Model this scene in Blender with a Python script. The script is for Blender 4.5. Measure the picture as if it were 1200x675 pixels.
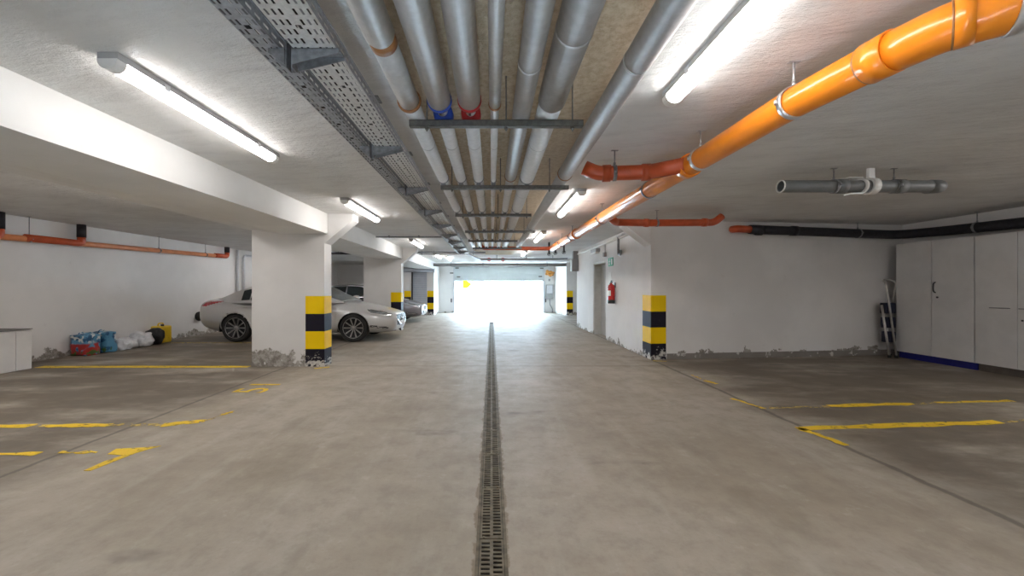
import bpy, bmesh, math, random
from mathutils import Vector, Matrix, noise

for o in list(bpy.data.objects):
    bpy.data.objects.remove(o)
scene = bpy.context.scene
COL = scene.collection
PI = math.pi
R = random.Random(7)

# ------------------------------------------------------------------ camera / world / exposure
cam_d = bpy.data.cameras.new('camera')
cam = bpy.data.objects.new('camera', cam_d)
COL.objects.link(cam)
cam.location = (0, 0, 1.3)
cam.rotation_euler = (PI / 2, 0, 0)
cam_d.sensor_width = 36.0
cam_d.lens = 36.0 * 450.0 / 1200.0
cam_d.shift_x = 24.0 / 1200.0
cam_d.shift_y = 0.0
cam_d.clip_start = 0.05
cam_d.clip_end = 300
scene.camera = cam

world = bpy.data.worlds.new('world')
scene.world = world
world.use_nodes = True
bg = world.node_tree.nodes['Background']
bg.inputs[0].default_value = (0.62, 0.82, 1.0, 1)
bg.inputs[1].default_value = 14.0

scene.view_settings.view_transform = 'Standard'
scene.view_settings.look = 'None'
scene.view_settings.gamma = 1.0
scene.view_settings.use_curve_mapping = False
scene.view_settings.exposure = 1.35
LAMP = 11.0

# ------------------------------------------------------------------ materials
MATS = {}


def new_mat(name):
    m = bpy.data.materials.new(name)
    m.use_nodes = True
    nt = m.node_tree
    b = nt.nodes['Principled BSDF']
    return m, nt, b


class G:
    """small helper for writing node graphs"""
    def __init__(s, nt):
        s.nt = nt
        s.N = nt.nodes
        s.L = nt.links
        s.pos = None

    def node(s, t, **kw):
        n = s.N.new(t)
        for k, v in kw.items():
            setattr(n, k, v)
        return n

    def put(s, sock, v):
        if hasattr(v, 'is_linked') or isinstance(v, bpy.types.NodeSocket):
            s.L.new(v, sock)
        else:
            sock.default_value = v

    def math(s, op, a, b=0.0, c=0.0, clamp=False):
        n = s.node('ShaderNodeMath', operation=op, use_clamp=clamp)
        s.put(n.inputs[0], a)
        s.put(n.inputs[1], b)
        s.put(n.inputs[2], c)
        return n.outputs[0]

    def P(s):
        if s.pos is None:
            g = s.node('ShaderNodeNewGeometry')
            x = s.node('ShaderNodeSeparateXYZ')
            s.L.new(g.outputs['Position'], x.inputs[0])
            s.pos = (g.outputs['Position'], x.outputs[0], x.outputs[1], x.outputs[2])
        return s.pos

    def noise(s, scale, detail=4, rough=0.55, vec=None, stretch=None):
        n = s.node('ShaderNodeTexNoise')
        n.inputs['Scale'].default_value = scale
        n.inputs['Detail'].default_value = detail
        n.inputs['Roughness'].default_value = rough
        v = vec if vec is not None else s.P()[0]
        if stretch:
            m = s.node('ShaderNodeMapping')
            m.inputs['Scale'].default_value = stretch
            s.L.new(v, m.inputs['Vector'])
            v = m.outputs[0]
        s.L.new(v, n.inputs['Vector'])
        return n.outputs[0]

    def step(s, v, a, b):
        n = s.node('ShaderNodeMapRange', interpolation_type='SMOOTHSTEP')
        s.put(n.inputs['Value'], v)
        n.inputs['From Min'].default_value = a
        n.inputs['From Max'].default_value = b
        return n.outputs[0]

    def mix(s, f, a, b, mode='MIX'):
        n = s.node('ShaderNodeMix', data_type='RGBA', blend_type=mode)
        s.put(n.inputs[0], f)
        for i, v in ((6, a), (7, b)):
            if isinstance(v, tuple):
                n.inputs[i].default_value = (v[0], v[1], v[2], 1)
            else:
                s.L.new(v, n.inputs[i])
        return n.outputs[2]

    def bump(s, h, strength, dist=0.02):
        n = s.node('ShaderNodeBump')
        n.inputs['Strength'].default_value = strength
        n.inputs['Distance'].default_value = dist
        s.put(n.inputs['Height'], h)
        return n.outputs[0]


def simple(name, col, rough=0.5, metal=0.0, var=0.12, scale=12.0, bump=0.0, emit=None, coat=0.0):
    """procedural: colour broken up by noise, optional bump"""
    m, nt, b = new_mat(name)
    g = G(nt)
    n = g.noise(scale, 5)
    lo = tuple(c * (1 - var) for c in col)
    hi = tuple(min(1, c * (1 + var)) for c in col)
    g.L.new(g.mix(g.step(n, 0.3, 0.7), lo, hi), b.inputs['Base Color'])
    b.inputs['Roughness'].default_value = rough
    b.inputs['Metallic'].default_value = metal
    b.inputs['Coat Weight'].default_value = coat
    if bump:
        g.L.new(g.bump(n, bump), b.inputs['Normal'])
    if emit:
        b.inputs['Emission Color'].default_value = (emit[0], emit[1], emit[2], 1)
        b.inputs['Emission Strength'].default_value = emit[3]
    MATS[name] = m
    return m


def wall_mat(name, col, chips=0.22, grime=0.10):
    m, nt, b = new_mat(name)
    g = G(nt)
    pos, x, y, z = g.P()
    n1 = g.noise(0.9, 5)
    n2 = g.noise(7, 6, 0.65)
    c = g.mix(g.step(n1, 0.35, 0.7), tuple(k * (1 - grime) for k in col), col)
    c = g.mix(g.math('MULTIPLY', g.step(n2, 0.62, 0.8), 0.25), c, (0.50, 0.48, 0.45))
    # scuffed, damp-chipped foot of the wall
    edge = g.math('ADD', g.math('MULTIPLY', g.math('SUBTRACT', g.noise(2.6, 6, 0.68), 0.5), 0.9), z)
    low = g.step(edge, chips * 0.60, chips * 0.48)
    flake = g.step(g.noise(8, 5, 0.7), 0.36, 0.42)
    low = g.math('MULTIPLY', low, flake)
    cc = g.mix(g.step(g.noise(12, 5, 0.7), 0.35, 0.65), (0.20, 0.18, 0.155), (0.44, 0.415, 0.38))
    c = g.mix(low, c, cc)
    g.L.new(c, b.inputs['Base Color'])
    b.inputs['Roughness'].default_value = 0.75
    h = g.math('ADD', g.math('MULTIPLY', n2, 0.5), g.math('MULTIPLY', low, -1.0))
    g.L.new(g.bump(h, 0.25, 0.015), b.inputs['Normal'])
    MATS[name] = m
    return m


wall_mat('wall_paint', (0.83, 0.815, 0.805), chips=0.10)
wall_mat('left_wall_paint', (0.83, 0.815, 0.805), chips=0.26)
wall_mat('column_paint', (0.80, 0.785, 0.77), chips=0.36)
wall_mat('beam_paint', (0.85, 0.845, 0.83), chips=0.0)


def ceiling_mat():
    m, nt, b = new_mat('ceiling_plaster')
    g = G(nt)
    pos, x, y, z = g.P()
    n1 = g.noise(1.3, 5)
    n2 = g.noise(26, 6, 0.7)
    warp = g.node('ShaderNodeVectorRotate', rotation_type='Z_AXIS')
    g.L.new(pos, warp.inputs['Vector'])
    warp.inputs['Angle'].default_value = 0.22
    streak = g.noise(4.2, 6, 0.68, warp.outputs[0], stretch=(0.55, 2.0, 1))
    c = g.mix(g.step(n1, 0.3, 0.7), (0.68, 0.67, 0.655), (0.77, 0.765, 0.75))
    c = g.mix(g.math('MULTIPLY', g.step(streak, 0.45, 0.7), 0.30), c, (0.47, 0.455, 0.445))
    # coarse tan strip above the pipe bundle, warm light put into its colour
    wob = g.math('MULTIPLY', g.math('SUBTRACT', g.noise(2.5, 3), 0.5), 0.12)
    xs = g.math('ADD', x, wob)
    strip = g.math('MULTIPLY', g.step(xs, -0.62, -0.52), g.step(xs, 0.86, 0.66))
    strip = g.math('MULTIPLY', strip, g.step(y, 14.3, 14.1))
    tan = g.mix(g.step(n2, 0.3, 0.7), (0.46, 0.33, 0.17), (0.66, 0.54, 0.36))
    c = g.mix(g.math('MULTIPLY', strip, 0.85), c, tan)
    g.L.new(c, b.inputs['Base Color'])
    b.inputs['Roughness'].default_value = 0.85
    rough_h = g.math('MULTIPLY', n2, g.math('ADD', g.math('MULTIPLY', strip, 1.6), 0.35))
    h = g.math('ADD', rough_h, g.math('MULTIPLY', streak, 0.9))
    g.L.new(g.bump(h, 0.8, 0.03), b.inputs['Normal'])
    MATS['ceiling_plaster'] = m


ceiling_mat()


def floor_mat():
    m, nt, b = new_mat('concrete_floor')
    g = G(nt)
    pos, x, y, z = g.P()
    n0 = g.noise(0.55, 5, 0.6)
    n1 = g.noise(2.3, 6, 0.65)
    n2 = g.noise(30, 5, 0.7)
    n3 = g.noise(5.5, 7, 0.72)
    tracks = g.noise(1.6, 5, 0.6, stretch=(2.2, 0.30, 1))
    c = g.mix(g.step(n0, 0.3, 0.7), (0.350, 0.300, 0.235), (0.46, 0.41, 0.345))
    c = g.mix(g.math('MULTIPLY', g.step(n1, 0.40, 0.75), 0.45), c, (0.26, 0.222, 0.170))
    c = g.mix(g.math('MULTIPLY', g.step(tracks, 0.48, 0.72), 0.45), c, (0.49, 0.455, 0.395))
    c = g.mix(g.math('MULTIPLY', g.step(n2, 0.5, 0.75), 0.22), c, (0.22, 0.19, 0.155))
    c = g.mix(g.math('MULTIPLY', g.step(n3, 0.46, 0.66), 0.38), c, (0.255, 0.215, 0.165))
    c = g.mix(g.math('MULTIPLY', g.step(n3, 0.44, 0.30), 0.5), c, (0.50, 0.455, 0.395))
    # oil and dirt of the parking bays, and dark stains
    ax = g.math('ABSOLUTE', g.math('ADD', x, 0.15))
    bay = g.step(g.math('ADD', ax, g.math('MULTIPLY', n1, 0.7)), 3.0, 3.9)
    bay = g.math('MULTIPLY', bay, g.step(g.noise(0.9, 6, 0.65, stretch=(0.6, 1.5, 1)), 0.30, 0.56))
    c = g.mix(g.math('MULTIPLY', bay, 0.90), c, (0.125, 0.100, 0.074))
    swirl = g.noise(1.1, 6, 0.7, stretch=(1.3, 0.55, 1))
    c = g.mix(g.math('MULTIPLY', g.step(swirl, 0.5, 0.7), 0.45), c, (0.235, 0.195, 0.145))
    spots = g.math('MULTIPLY', g.step(g.noise(1.15, 4, 0.55, stretch=(0.8, 1.7, 1)), 0.62, 0.74), 0.6)
    c = g.mix(spots, c, (0.12, 0.10, 0.08))
    # saw-cut joints between the slabs
    wob = g.math('MULTIPLY', g.math('SUBTRACT', g.noise(3.0, 6, 0.7), 0.5), 0.09)
    for ctr, w in ((-3.38, 0.018), (2.90, 0.022)):
        d = g.math('ABSOLUTE', g.math('ADD', g.math('SUBTRACT', x, ctr), wob))
        c = g.mix(g.math('MULTIPLY', g.step(d, w * 1.7, w * 0.5), 0.75), c, (0.10, 0.085, 0.07))
    d = g.math('ABSOLUTE', g.math('SUBTRACT', g.math('ADD', y, g.math('MULTIPLY', wob, 0.4)), 6.40))
    inner = g.step(ax, 3.6, 3.4)
    c = g.mix(g.math('MULTIPLY', g.math('MULTIPLY', g.step(d, 0.03, 0.012), inner), 0.55), c, (0.13, 0.11, 0.09))
    # rusty damp margin beside the drain
    d = g.math('ADD', g.math('ABSOLUTE', x), g.math('MULTIPLY', g.math('SUBTRACT', g.noise(8, 5, 0.7), 0.5), 0.10))
    c = g.mix(g.math('MULTIPLY', g.step(d, 0.092, 0.080), 0.6), c, (0.17, 0.115, 0.06))
    g.L.new(c, b.inputs['Base Color'])
    r = g.node('ShaderNodeMapRange')
    g.put(r.inputs['Value'], n1)
    r.inputs['To Min'].default_value = 0.42
    r.inputs['To Max'].default_value = 0.70
    g.L.new(r.outputs[0], b.inputs['Roughness'])
    g.L.new(g.bump(g.math('ADD', n2, g.math('MULTIPLY', n1, 0.8)), 0.12, 0.01), b.inputs['Normal'])
    MATS['concrete_floor'] = m


floor_mat()


def worn_paint(name, col, thr=0.42, back=None, scale=9):
    """paint worn through by noise; back=None lets the floor show in the worn spots"""
    m, nt, b = new_mat(name)
    g = G(nt)
    n = g.noise(scale, 6, 0.72)
    n2 = g.noise(2.2, 3)
    c = g.mix(g.step(n2, 0.35, 0.65), tuple(k * 0.86 for k in col), col)
    f = g.step(n, thr - 0.03, thr + 0.03)
    b.inputs['Roughness'].default_value = 0.6
    if back is not None:
        g.L.new(g.mix(f, back, c), b.inputs['Base Color'])
    else:
        g.L.new(c, b.inputs['Base Color'])
        g.L.new(f, b.inputs['Alpha'])
    MATS[name] = m
    return m


worn_paint('line_yellow', (0.86, 0.58, 0.02), 0.415, None, 13)
worn_paint('line_yellow_faded', (0.68, 0.50, 0.12), 0.53, None, 16)


def stripe_mat(name, col):
    m, nt, b = new_mat(name)
    g = G(nt)
    pos, x, y, z = g.P()
    edge = g.math('ADD', g.math('MULTIPLY', g.math('SUBTRACT', g.noise(5, 6, 0.7), 0.5), 0.8), z)
    chip = g.math('MULTIPLY', g.step(edge, 0.16, 0.10), g.step(g.noise(11, 5, 0.7), 0.44, 0.54))
    n = g.noise(14, 5, 0.7)
    c = g.mix(g.math('MULTIPLY', g.step(n, 0.6, 0.8), 0.10), col, (0.45, 0.42, 0.38))
    c = g.mix(chip, c, (0.62, 0.60, 0.56))
    g.L.new(c, b.inputs['Base Color'])
    b.inputs['Roughness'].default_value = 0.6
    b.inputs['Specular IOR Level'].default_value = 0.2
    MATS[name] = m


stripe_mat('stripe_yellow', (0.92, 0.61, 0.0))
stripe_mat('stripe_black', (0.012, 0.010, 0.020))

simple('insulation_grey', (0.56, 0.555, 0.55), 0.45, 0.15, 0.06, 30)
simple('insulation_dull', (0.44, 0.43, 0.425), 0.5, 0.1, 0.08, 22)
simple('insulation_light', (0.74, 0.74, 0.74), 0.38, 0.15, 0.05, 30)
simple('galvanised', (0.66, 0.67, 0.70), 0.42, 0.35, 0.14, 60)
simple('galvanised_dark', (0.26, 0.265, 0.28), 0.5, 0.4, 0.2, 40)
simple('tray_steel', (0.60, 0.595, 0.58), 0.45, 0.3, 0.10, 60)
simple('tray_steel_dark', (0.36, 0.375, 0.40), 0.45, 0.4, 0.14, 60)
simple('rail_steel', (0.17, 0.165, 0.15), 0.55, 0.5, 0.2, 40)
simple('band_red', (0.55, 0.03, 0.03), 0.4)
simple('band_blue', (0.03, 0.09, 0.50), 0.4)
simple('band_brown', (0.36, 0.16, 0.06), 0.45)
simple('orange_plastic', (0.90, 0.27, 0.015), 0.28, 0, 0.06, 6, coat=0.3)
simple('rust_plastic', (0.52, 0.085, 0.025), 0.38, 0, 0.12, 8)
simple('copper_plastic', (0.68, 0.25, 0.10), 0.38, 0, 0.10, 8)
simple('grey_plastic', (0.17, 0.18, 0.185), 0.42, 0, 0.1, 10)
simple('black_foam', (0.016, 0.016, 0.022), 0.6, 0, 0.3, 20, bump=0.2)
simple('black_rubber', (0.02, 0.02, 0.02), 0.7, 0, 0.2, 20)
simple('zinc_clamp', (0.66, 0.67, 0.69), 0.32, 0.8, 0.1, 30)
simple('white_metal', (0.74, 0.74, 0.73), 0.45, 0, 0.04, 8)
simple('white_plastic', (0.80, 0.80, 0.78), 0.4, 0, 0.04, 8)
simple('lamp_housing', (0.42, 0.42, 0.42), 0.5, 0, 0.06, 8)
simple('lamp_glow', (0.9, 0.9, 0.88), 0.4, 0, 0.0, 8, emit=(1.0, 0.955, 0.92, LAMP))
simple('laminate_white', (0.70, 0.69, 0.685), 0.5, 0, 0.04, 4)
simple('laminate_edge', (0.16, 0.155, 0.15), 0.6)
simple('plinth_blue', (0.012, 0.016, 0.22), 0.5)
simple('plinth_brown', (0.13, 0.11, 0.095), 0.6)
simple('handle_dark', (0.06, 0.06, 0.065), 0.4, 0.5)
simple('handle_steel', (0.32, 0.32, 0.33), 0.35, 0.8)
worn_paint('skirting_grey', (0.25, 0.23, 0.21), 0.42, (0.66, 0.64, 0.61), 4)
simple('door_grey', (0.52, 0.53, 0.53), 0.5, 0, 0.05, 4)
simple('door_frame_grey', (0.62, 0.61, 0.58), 0.5, 0, 0.06, 6)
simple('shutter_blue_grey', (0.50, 0.53, 0.60), 0.5, 0, 0.05, 4)
simple('garage_panel', (0.62, 0.68, 0.70), 0.5, 0, 0.04, 3)
simple('box_grey', (0.36, 0.36, 0.36), 0.5, 0.1, 0.08, 6)
simple('fire_red', (0.55, 0.012, 0.015), 0.25, 0, 0.08, 8, coat=0.4)
simple('sign_green', (0.0, 0.36, 0.18), 0.5)
simple('paper_white', (0.82, 0.82, 0.80), 0.7, 0, 0.03, 10)
simple('ink_grey', (0.33, 0.33, 0.34), 0.7)
simple('sign_yellow', (0.85, 0.74, 0.004), 1.0, 0, 0.05)
MATS['sign_yellow'].node_tree.nodes['Principled BSDF'].inputs['Specular IOR Level'].default_value = 0
simple('cable_black', (0.025, 0.025, 0.028), 0.6)
simple('cable_grey', (0.22, 0.22, 0.23), 0.6)
simple('grate_metal', (0.165, 0.14, 0.10), 0.65, 0.2, 0.35, 14)
simple('trough_dark', (0.012, 0.010, 0.008), 0.9)
simple('car_silver', (0.64, 0.635, 0.63), 0.30, 0.45, 0.02, 60, coat=0.6)
simple('car_graphite', (0.26, 0.25, 0.28), 0.25, 0.5, 0.03, 60, coat=0.8)
simple('car_white', (0.80, 0.80, 0.80), 0.3, 0, 0.02, 60, coat=0.5)
simple('car_glass', (0.012, 0.020, 0.024), 0.06, 0, 0.0, 10, coat=1.0)
simple('car_trim', (0.02, 0.02, 0.022), 0.5)
simple('car_chrome', (0.75, 0.75, 0.76), 0.12, 1.0, 0.02, 10)
simple('head_lamp', (0.20, 0.21, 0.22), 0.10, 0.6, 0.5, 40, coat=1.0)
simple('tail_lamp', (0.42, 0.008, 0.02), 0.15, 0, 0.2, 30, coat=1.0)
simple('tyre', (0.018, 0.018, 0.019), 0.75, 0, 0.2, 30)
simple('rim_dark', (0.05, 0.05, 0.055), 0.4, 0.7)
simple('rim_silver', (0.42, 0.41, 0.40), 0.28, 0.9, 0.05, 20)
simple('canister_yellow', (0.80, 0.53, 0.01), 0.4, 0, 0.1, 10)
simple('bag_white', (0.70, 0.71, 0.74), 0.45, 0, 0.12, 14, bump=0.3)
simple('ladder_alu', (0.60, 0.58, 0.55), 0.38, 0.6, 0.1, 20)
simple('ladder_blue', (0.010, 0.013, 0.035), 0.6)
simple('foam_orange', (0.80, 0.36, 0.10), 0.8, 0, 0.4, 25, bump=0.5)
simple('asphalt_ramp', (0.50, 0.50, 0.50), 0.8, 0, 0.1, 5)
simple('ramp_wall', (0.75, 0.75, 0.75), 0.8, 0, 0.06, 5)


def bag_mat():
    m, nt, b = new_mat('bag_print')
    g = G(nt)
    pos, x, y, z = g.P()
    n = g.noise(7, 3, 0.5)
    c = g.mix(g.step(n, 0.42, 0.5), (0.02, 0.10, 0.22), (0.10, 0.30, 0.48))
    c = g.mix(g.math('MULTIPLY', g.step(g.noise(11, 2), 0.56, 0.62), g.step(z, 0.2, 0.3)), c, (0.70, 0.72, 0.70))
    red = g.math('MULTIPLY', g.step(g.noise(6.5, 1), 0.40, 0.48), g.math('MULTIPLY', g.step(z, 0.25, 0.21), g.step(y, 7.66, 7.58)))
    c = g.mix(red, c, (0.42, 0.025, 0.02))
    grn = g.math('MULTIPLY', g.step(g.noise(9, 1), 0.56, 0.62), g.step(z, 0.15, 0.08))
    c = g.mix(grn, c, (0.06, 0.14, 0.03))
    g.L.new(c, b.inputs['Base Color'])
    b.inputs['Roughness'].default_value = 0.4
    MATS['bag_print'] = m


bag_mat()


# ------------------------------------------------------------------ mesh builder
class MB:
    def __init__(s):
        s.bm = bmesh.new()
        s.mats = []
        s.cur = 0

    def use(s, matname):
        if matname not in s.mats:
            s.mats.append(matname)
        s.cur = s.mats.index(matname)
        return s

    def face(s, vs, smooth=False):
        try:
            f = s.bm.faces.new(vs)
        except ValueError:
            return None
        f.material_index = s.cur
        f.smooth = smooth
        return f

    def quad(s, pts, smooth=False):
        return s.face([s.bm.verts.new(p) for p in pts], smooth)

    def box(s, lo, hi, bevel=0.0, mtx=None):
        x0, y0, z0 = lo
        x1, y1, z1 = hi
        P = [(x0, y0, z0), (x1, y0, z0), (x1, y1, z0), (x0, y1, z0), (x0, y0, z1), (x1, y0, z1), (x1, y1, z1), (x0, y1, z1)]
        if mtx is not None:
            P = [mtx @ Vector(p) for p in P]
        v = [s.bm.verts.new(p) for p in P]
        fs = []
        for q in ((3, 2, 1, 0), (4, 5, 6, 7), (0, 1, 5, 4), (1, 2, 6, 5), (2, 3, 7, 6), (3, 0, 4, 7)):
            fs.append(s.face([v[i] for i in q]))
        if bevel > 0:
            es = {e for f in fs for e in f.edges}
            r = bmesh.ops.bevel(s.bm, geom=list(es), offset=bevel, segments=2, profile=0.5, affect='EDGES')
            for f in r['faces']:
                f.material_index = s.cur
        return s

    def prism(s, poly, axis, a, b):
        """extrude a 2-D polygon along axis ('x','y','z') from a to b; poly in the other two coordinates in order"""
        def pt(p, t):
            if axis == 'x':
                return (t, p[0], p[1])
            if axis == 'y':
                return (p[0], t, p[1])
            return (p[0], p[1], t)
        A = [s.bm.verts.new(pt(p, a)) for p in poly]
        B = [s.bm.verts.new(pt(p, b)) for p in poly]
        n = len(poly)
        s.face(A)
        s.face(B[::-1])
        for i in range(n):
            s.face([A[i], B[i], B[(i + 1) % n], A[(i + 1) % n]])
        return s

    def tube(s, pts, r, seg=16, caps=True, radii=None):
        pts = [Vector(p) for p in pts]
        n = len(pts)
        T = []
        for i in range(n):
            a = pts[max(i - 1, 0)]
            b = pts[min(i + 1, n - 1)]
            T.append((b - a).normalized())
        up = Vector((0, 0, 1)) if abs(T[0].z) < 0.9 else Vector((1, 0, 0))
        u = (up - T[0] * up.dot(T[0])).normalized()
        rings = []
        for i in range(n):
            if i:
                u = u - T[i] * u.dot(T[i])
                u.normalize()
            w = T[i].cross(u)
            rr = radii[i] if radii else r
            rings.append([s.bm.verts.new(pts[i] + (u * math.cos(2 * PI * k / seg) + w * math.sin(2 * PI * k / seg)) * rr) for k in range(seg)])
        for i in range(n - 1):
            for k in range(seg):
                s.face([rings[i][k], rings[i][(k + 1) % seg], rings[i + 1][(k + 1) % seg], rings[i + 1][k]], True)
        if caps:
            s.face(rings[0][::-1])
            s.face(rings[-1])
        return s

    def cyl(s, p0, p1, r, seg=16, r2=None, caps=True):
        return s.tube([p0, p1], r, seg, caps, [r, r if r2 is None else r2])

    def lathe(s, prof, org, axis, seg=24, closed=False):
        """prof: list of (radius, distance along axis)"""
        axis = Vector(axis).normalized()
        up = Vector((0, 0, 1)) if abs(axis.z) < 0.9 else Vector((1, 0, 0))
        u = (up - axis * up.dot(axis)).normalized()
        w = axis.cross(u)
        org = Vector(org)
        rings = []
        for r, t in prof:
            if r < 1e-6:
                rings.append([s.bm.verts.new(org + axis * t)])
            else:
                rings.append([s.bm.verts.new(org + axis * t + (u * math.cos(2 * PI * k / seg) + w * math.sin(2 * PI * k / seg)) * r) for k in range(seg)])
        m = len(rings)
        for i in range(m if closed else m - 1):
            A, B = rings[i], rings[(i + 1) % m]
            for k in range(seg):
                k2 = (k + 1) % seg
                if len(A) == 1 and len(B) == 1:
                    continue
                if len(A) == 1:
                    s.face([A[0], B[k2], B[k]], True)
                elif len(B) == 1:
                    s.face([A[k], A[k2], B[0]], True)
                else:
                    s.face([A[k], A[k2], B[k2], B[k]], True)
        return s

    def ring(s, p, axis, r, w, t=0.006, seg=24):
        """flat band: outer radius r, inner r-t, width w centred on p"""
        return s.lathe([(r, -w / 2), (r, w / 2), (r - t, w / 2), (r - t, -w / 2)], p, axis, seg, True)

    def grid(s, rows, smooth=True, close=False):
        V = [[s.bm.verts.new(p) for p in row] for row in rows]
        for i in range(len(V) - 1):
            n = len(V[i])
            for j in range(n if close else n - 1):
                s.face([V[i][j], V[i][(j + 1) % n], V[i + 1][(j + 1) % n], V[i + 1][j]], smooth)
        return V


def build(name, mb, mat=None, parent=None, local=False, sharp=None):
    me = bpy.data.meshes.new(name)
    bm = mb.bm
    bmesh.ops.recalc_face_normals(bm, faces=bm.faces[:])
    off = Vector((0, 0, 0))
    if parent is not None and not local:
        p = parent
        while p is not None:
            off = off + p.location
            p = p.parent
        for v in bm.verts:
            v.co -= off
    bm.to_mesh(me)
    bm.free()
    for mn in (mb.mats or [mat]):
        me.materials.append(MATS[mn])
    if sharp:
        me.set_sharp_from_angle(angle=math.radians(sharp))
    o = bpy.data.objects.new(name, me)
    COL.objects.link(o)
    if parent is not None:
        o.parent = parent
    return o


def tag(o, label=None, cat=None, group=None, kind=None):
    if label:
        o['label'] = label
    if cat:
        o['category'] = cat
    if group:
        o['group'] = group
    if kind:
        o['kind'] = kind
    return o


def thing(name, label, cat, loc=(0, 0, 0), rz=0.0, group=None, kind=None):
    o = bpy.data.objects.new(name, None)
    COL.objects.link(o)
    o.location = loc
    o.rotation_euler = (0, 0, rz)
    o.empty_display_size = 0.1
    return tag(o, label, cat, group, kind)


def kids(o):
    return list(o.children)


def copy_tree(o, parent=None):
    c = o.copy()
    COL.objects.link(c)
    c.parent = parent
    for ch in kids(o):
        copy_tree(ch, c)
    return c


def fillet(pts, r, n=6):
    pts = [Vector(p) for p in pts]
    out = [pts[0]]
    for i in range(1, len(pts) - 1):
        a, b, c = pts[i - 1], pts[i], pts[i + 1]
        d0 = (a - b)
        d1 = (c - b)
        rr = min(r, d0.length * 0.49, d1.length * 0.49)
        p0 = b + d0.normalized() * rr
        p1 = b + d1.normalized() * rr
        for k in range(n + 1):
            t = k / n
            out.append(p0 * (1 - t) ** 2 + b * 2 * t * (1 - t) + p1 * t * t)
    out.append(pts[-1])
    return out


def lerp_prof(P, x):
    if x <= P[0][0]:
        return P[0][1]
    for (a, va), (b, vb) in zip(P, P[1:]):
        if x <= b:
            return va + (vb - va) * (x - a) / (b - a)
    return P[-1][1]


def smooth_prof(P):
    """monotone-ish cubic through the points"""
    n = len(P)
    m = []
    for i in range(n):
        if i == 0 or i == n - 1:
            j = 0 if i == 0 else n - 2
            m.append((P[j + 1][1] - P[j][1]) / (P[j + 1][0] - P[j][0]))
        else:
            d0 = (P[i][1] - P[i - 1][1]) / (P[i][0] - P[i - 1][0])
            d1 = (P[i + 1][1] - P[i][1]) / (P[i + 1][0] - P[i][0])
            m.append(0 if d0 * d1 <= 0 else 2 * d0 * d1 / (d0 + d1))

    def f(x):
        if x <= P[0][0]:
            return P[0][1]
        if x >= P[-1][0]:
            return P[-1][1]
        for i in range(n - 1):
            if x <= P[i + 1][0]:
                h = P[i + 1][0] - P[i][0]
                t = (x - P[i][0]) / h
                return (P[i][1] * (1 + 2 * t) * (1 - t) ** 2 + m[i] * h * t * (1 - t) ** 2
                        + P[i + 1][1] * t * t * (3 - 2 * t) + m[i + 1] * h * t * t * (t - 1))
    return f


def in_poly(x, y, poly):
    c = False
    j = len(poly) - 1
    for i in range(len(poly)):
        xi, yi = poly[i]
        xj, yj = poly[j]
        if (yi > y) != (yj > y) and x < (xj - xi) * (y - yi) / (yj - yi) + xi:
            c = not c
        j = i
    return c


# ------------------------------------------------------------------ the setting
ZC = 2.53
XL, XR = -8.10, 8.02
YB, YE = -5.5, 20.2
DW = 0.066          # half width of the drain slot in the floor


def struct(name, mb, mat=None, label=None, cat=None):
    o = build(name, mb, mat)
    return tag(o, label, cat, None, 'structure')


mb = MB()
for x0, x1 in ((XL - 0.2, -DW), (DW, XR + 0.2)):
    mb.quad([(x0, YB, 0), (x1, YB, 0), (x1, 14.4, 0), (x0, 14.4, 0)])
    mb.quad([(x0, YB, 0), (x0, YB, -0.3), (x1, YB, -0.3), (x1, YB, 0)])
mb.quad([(XL - 0.2, 14.4, 0), (XR + 0.2, 14.4, 0), (XR + 0.2, YE + 0.3, 0), (XL - 0.2, YE + 0.3, 0)])
struct('floor', mb, 'concrete_floor')

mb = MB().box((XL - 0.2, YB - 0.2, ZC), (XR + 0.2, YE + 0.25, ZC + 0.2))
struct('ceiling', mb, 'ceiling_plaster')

mb = MB().box((XL - 0.2, YB - 0.2, -0.1), (XL, YE + 0.25, ZC))
struct('wall_left', mb, 'left_wall_paint')
mb = MB().box((XR, YB - 0.2, -0.1), (XR + 0.2, 8.0, ZC))
struct('wall_right', mb, 'wall_paint')
mb = MB().box((XL, YB - 0.2, -0.1), (XR, YB, ZC))
struct('wall_back', mb, 'wall_paint')

# end wall with the vehicle opening (X -1.93 .. 2.70)
OX0, OX1, OZ = -1.93, 2.70, 2.38
mb = MB()
mb.box((XL, YE, -0.1), (OX0, YE + 0.25, ZC))
mb.box((OX1, YE, -0.1), (XR, YE + 0.25, ZC))
mb.box((OX0, YE, OZ), (OX1, YE + 0.25, ZC))
struct('wall_end', mb, 'wall_paint')

# block of rooms right of the aisle: skewed face towards the bays, straight face to the aisle with a doorway
CX, CY = 2.89, 6.96
mb = MB()
DY0, DY1, DZ, DX = 9.72, 10.88, 2.0, 3.09
YW = 13.0
mb.prism([(CX, CY), (8.02, 7.50), (8.02, 7.9), (CX + 0.25, 7.9), (CX + 0.25, DY0), (CX, DY0)], 'z', -0.05, ZC)
mb.prism([(CX, DY1), (CX + 0.25, DY1), (CX + 0.25, YW), (CX, YW)], 'z', -0.05, ZC)
mb.box((CX, DY0, DZ), (CX + 0.25, DY1, ZC))
mb.box((CX + 0.25, YW - 0.2, -0.05), (XR, YW, ZC))
# tapering haunch at the top of the corner
mb.prism([(CX, 2.08), (CX, ZC), (CX - 0.47, ZC), (CX - 0.47, 2.44)], 'y', CY + 0.005, CY + 0.32)
struct('wall_front', mb, 'wall_paint', 'white painted concrete wall with chipped foot right of the aisle', 'wall')
mb = MB().box((XR, YW - 0.2, -0.1), (XR + 0.2, YE + 0.2, ZC))
struct('wall_rear', mb, 'wall_paint')

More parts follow.
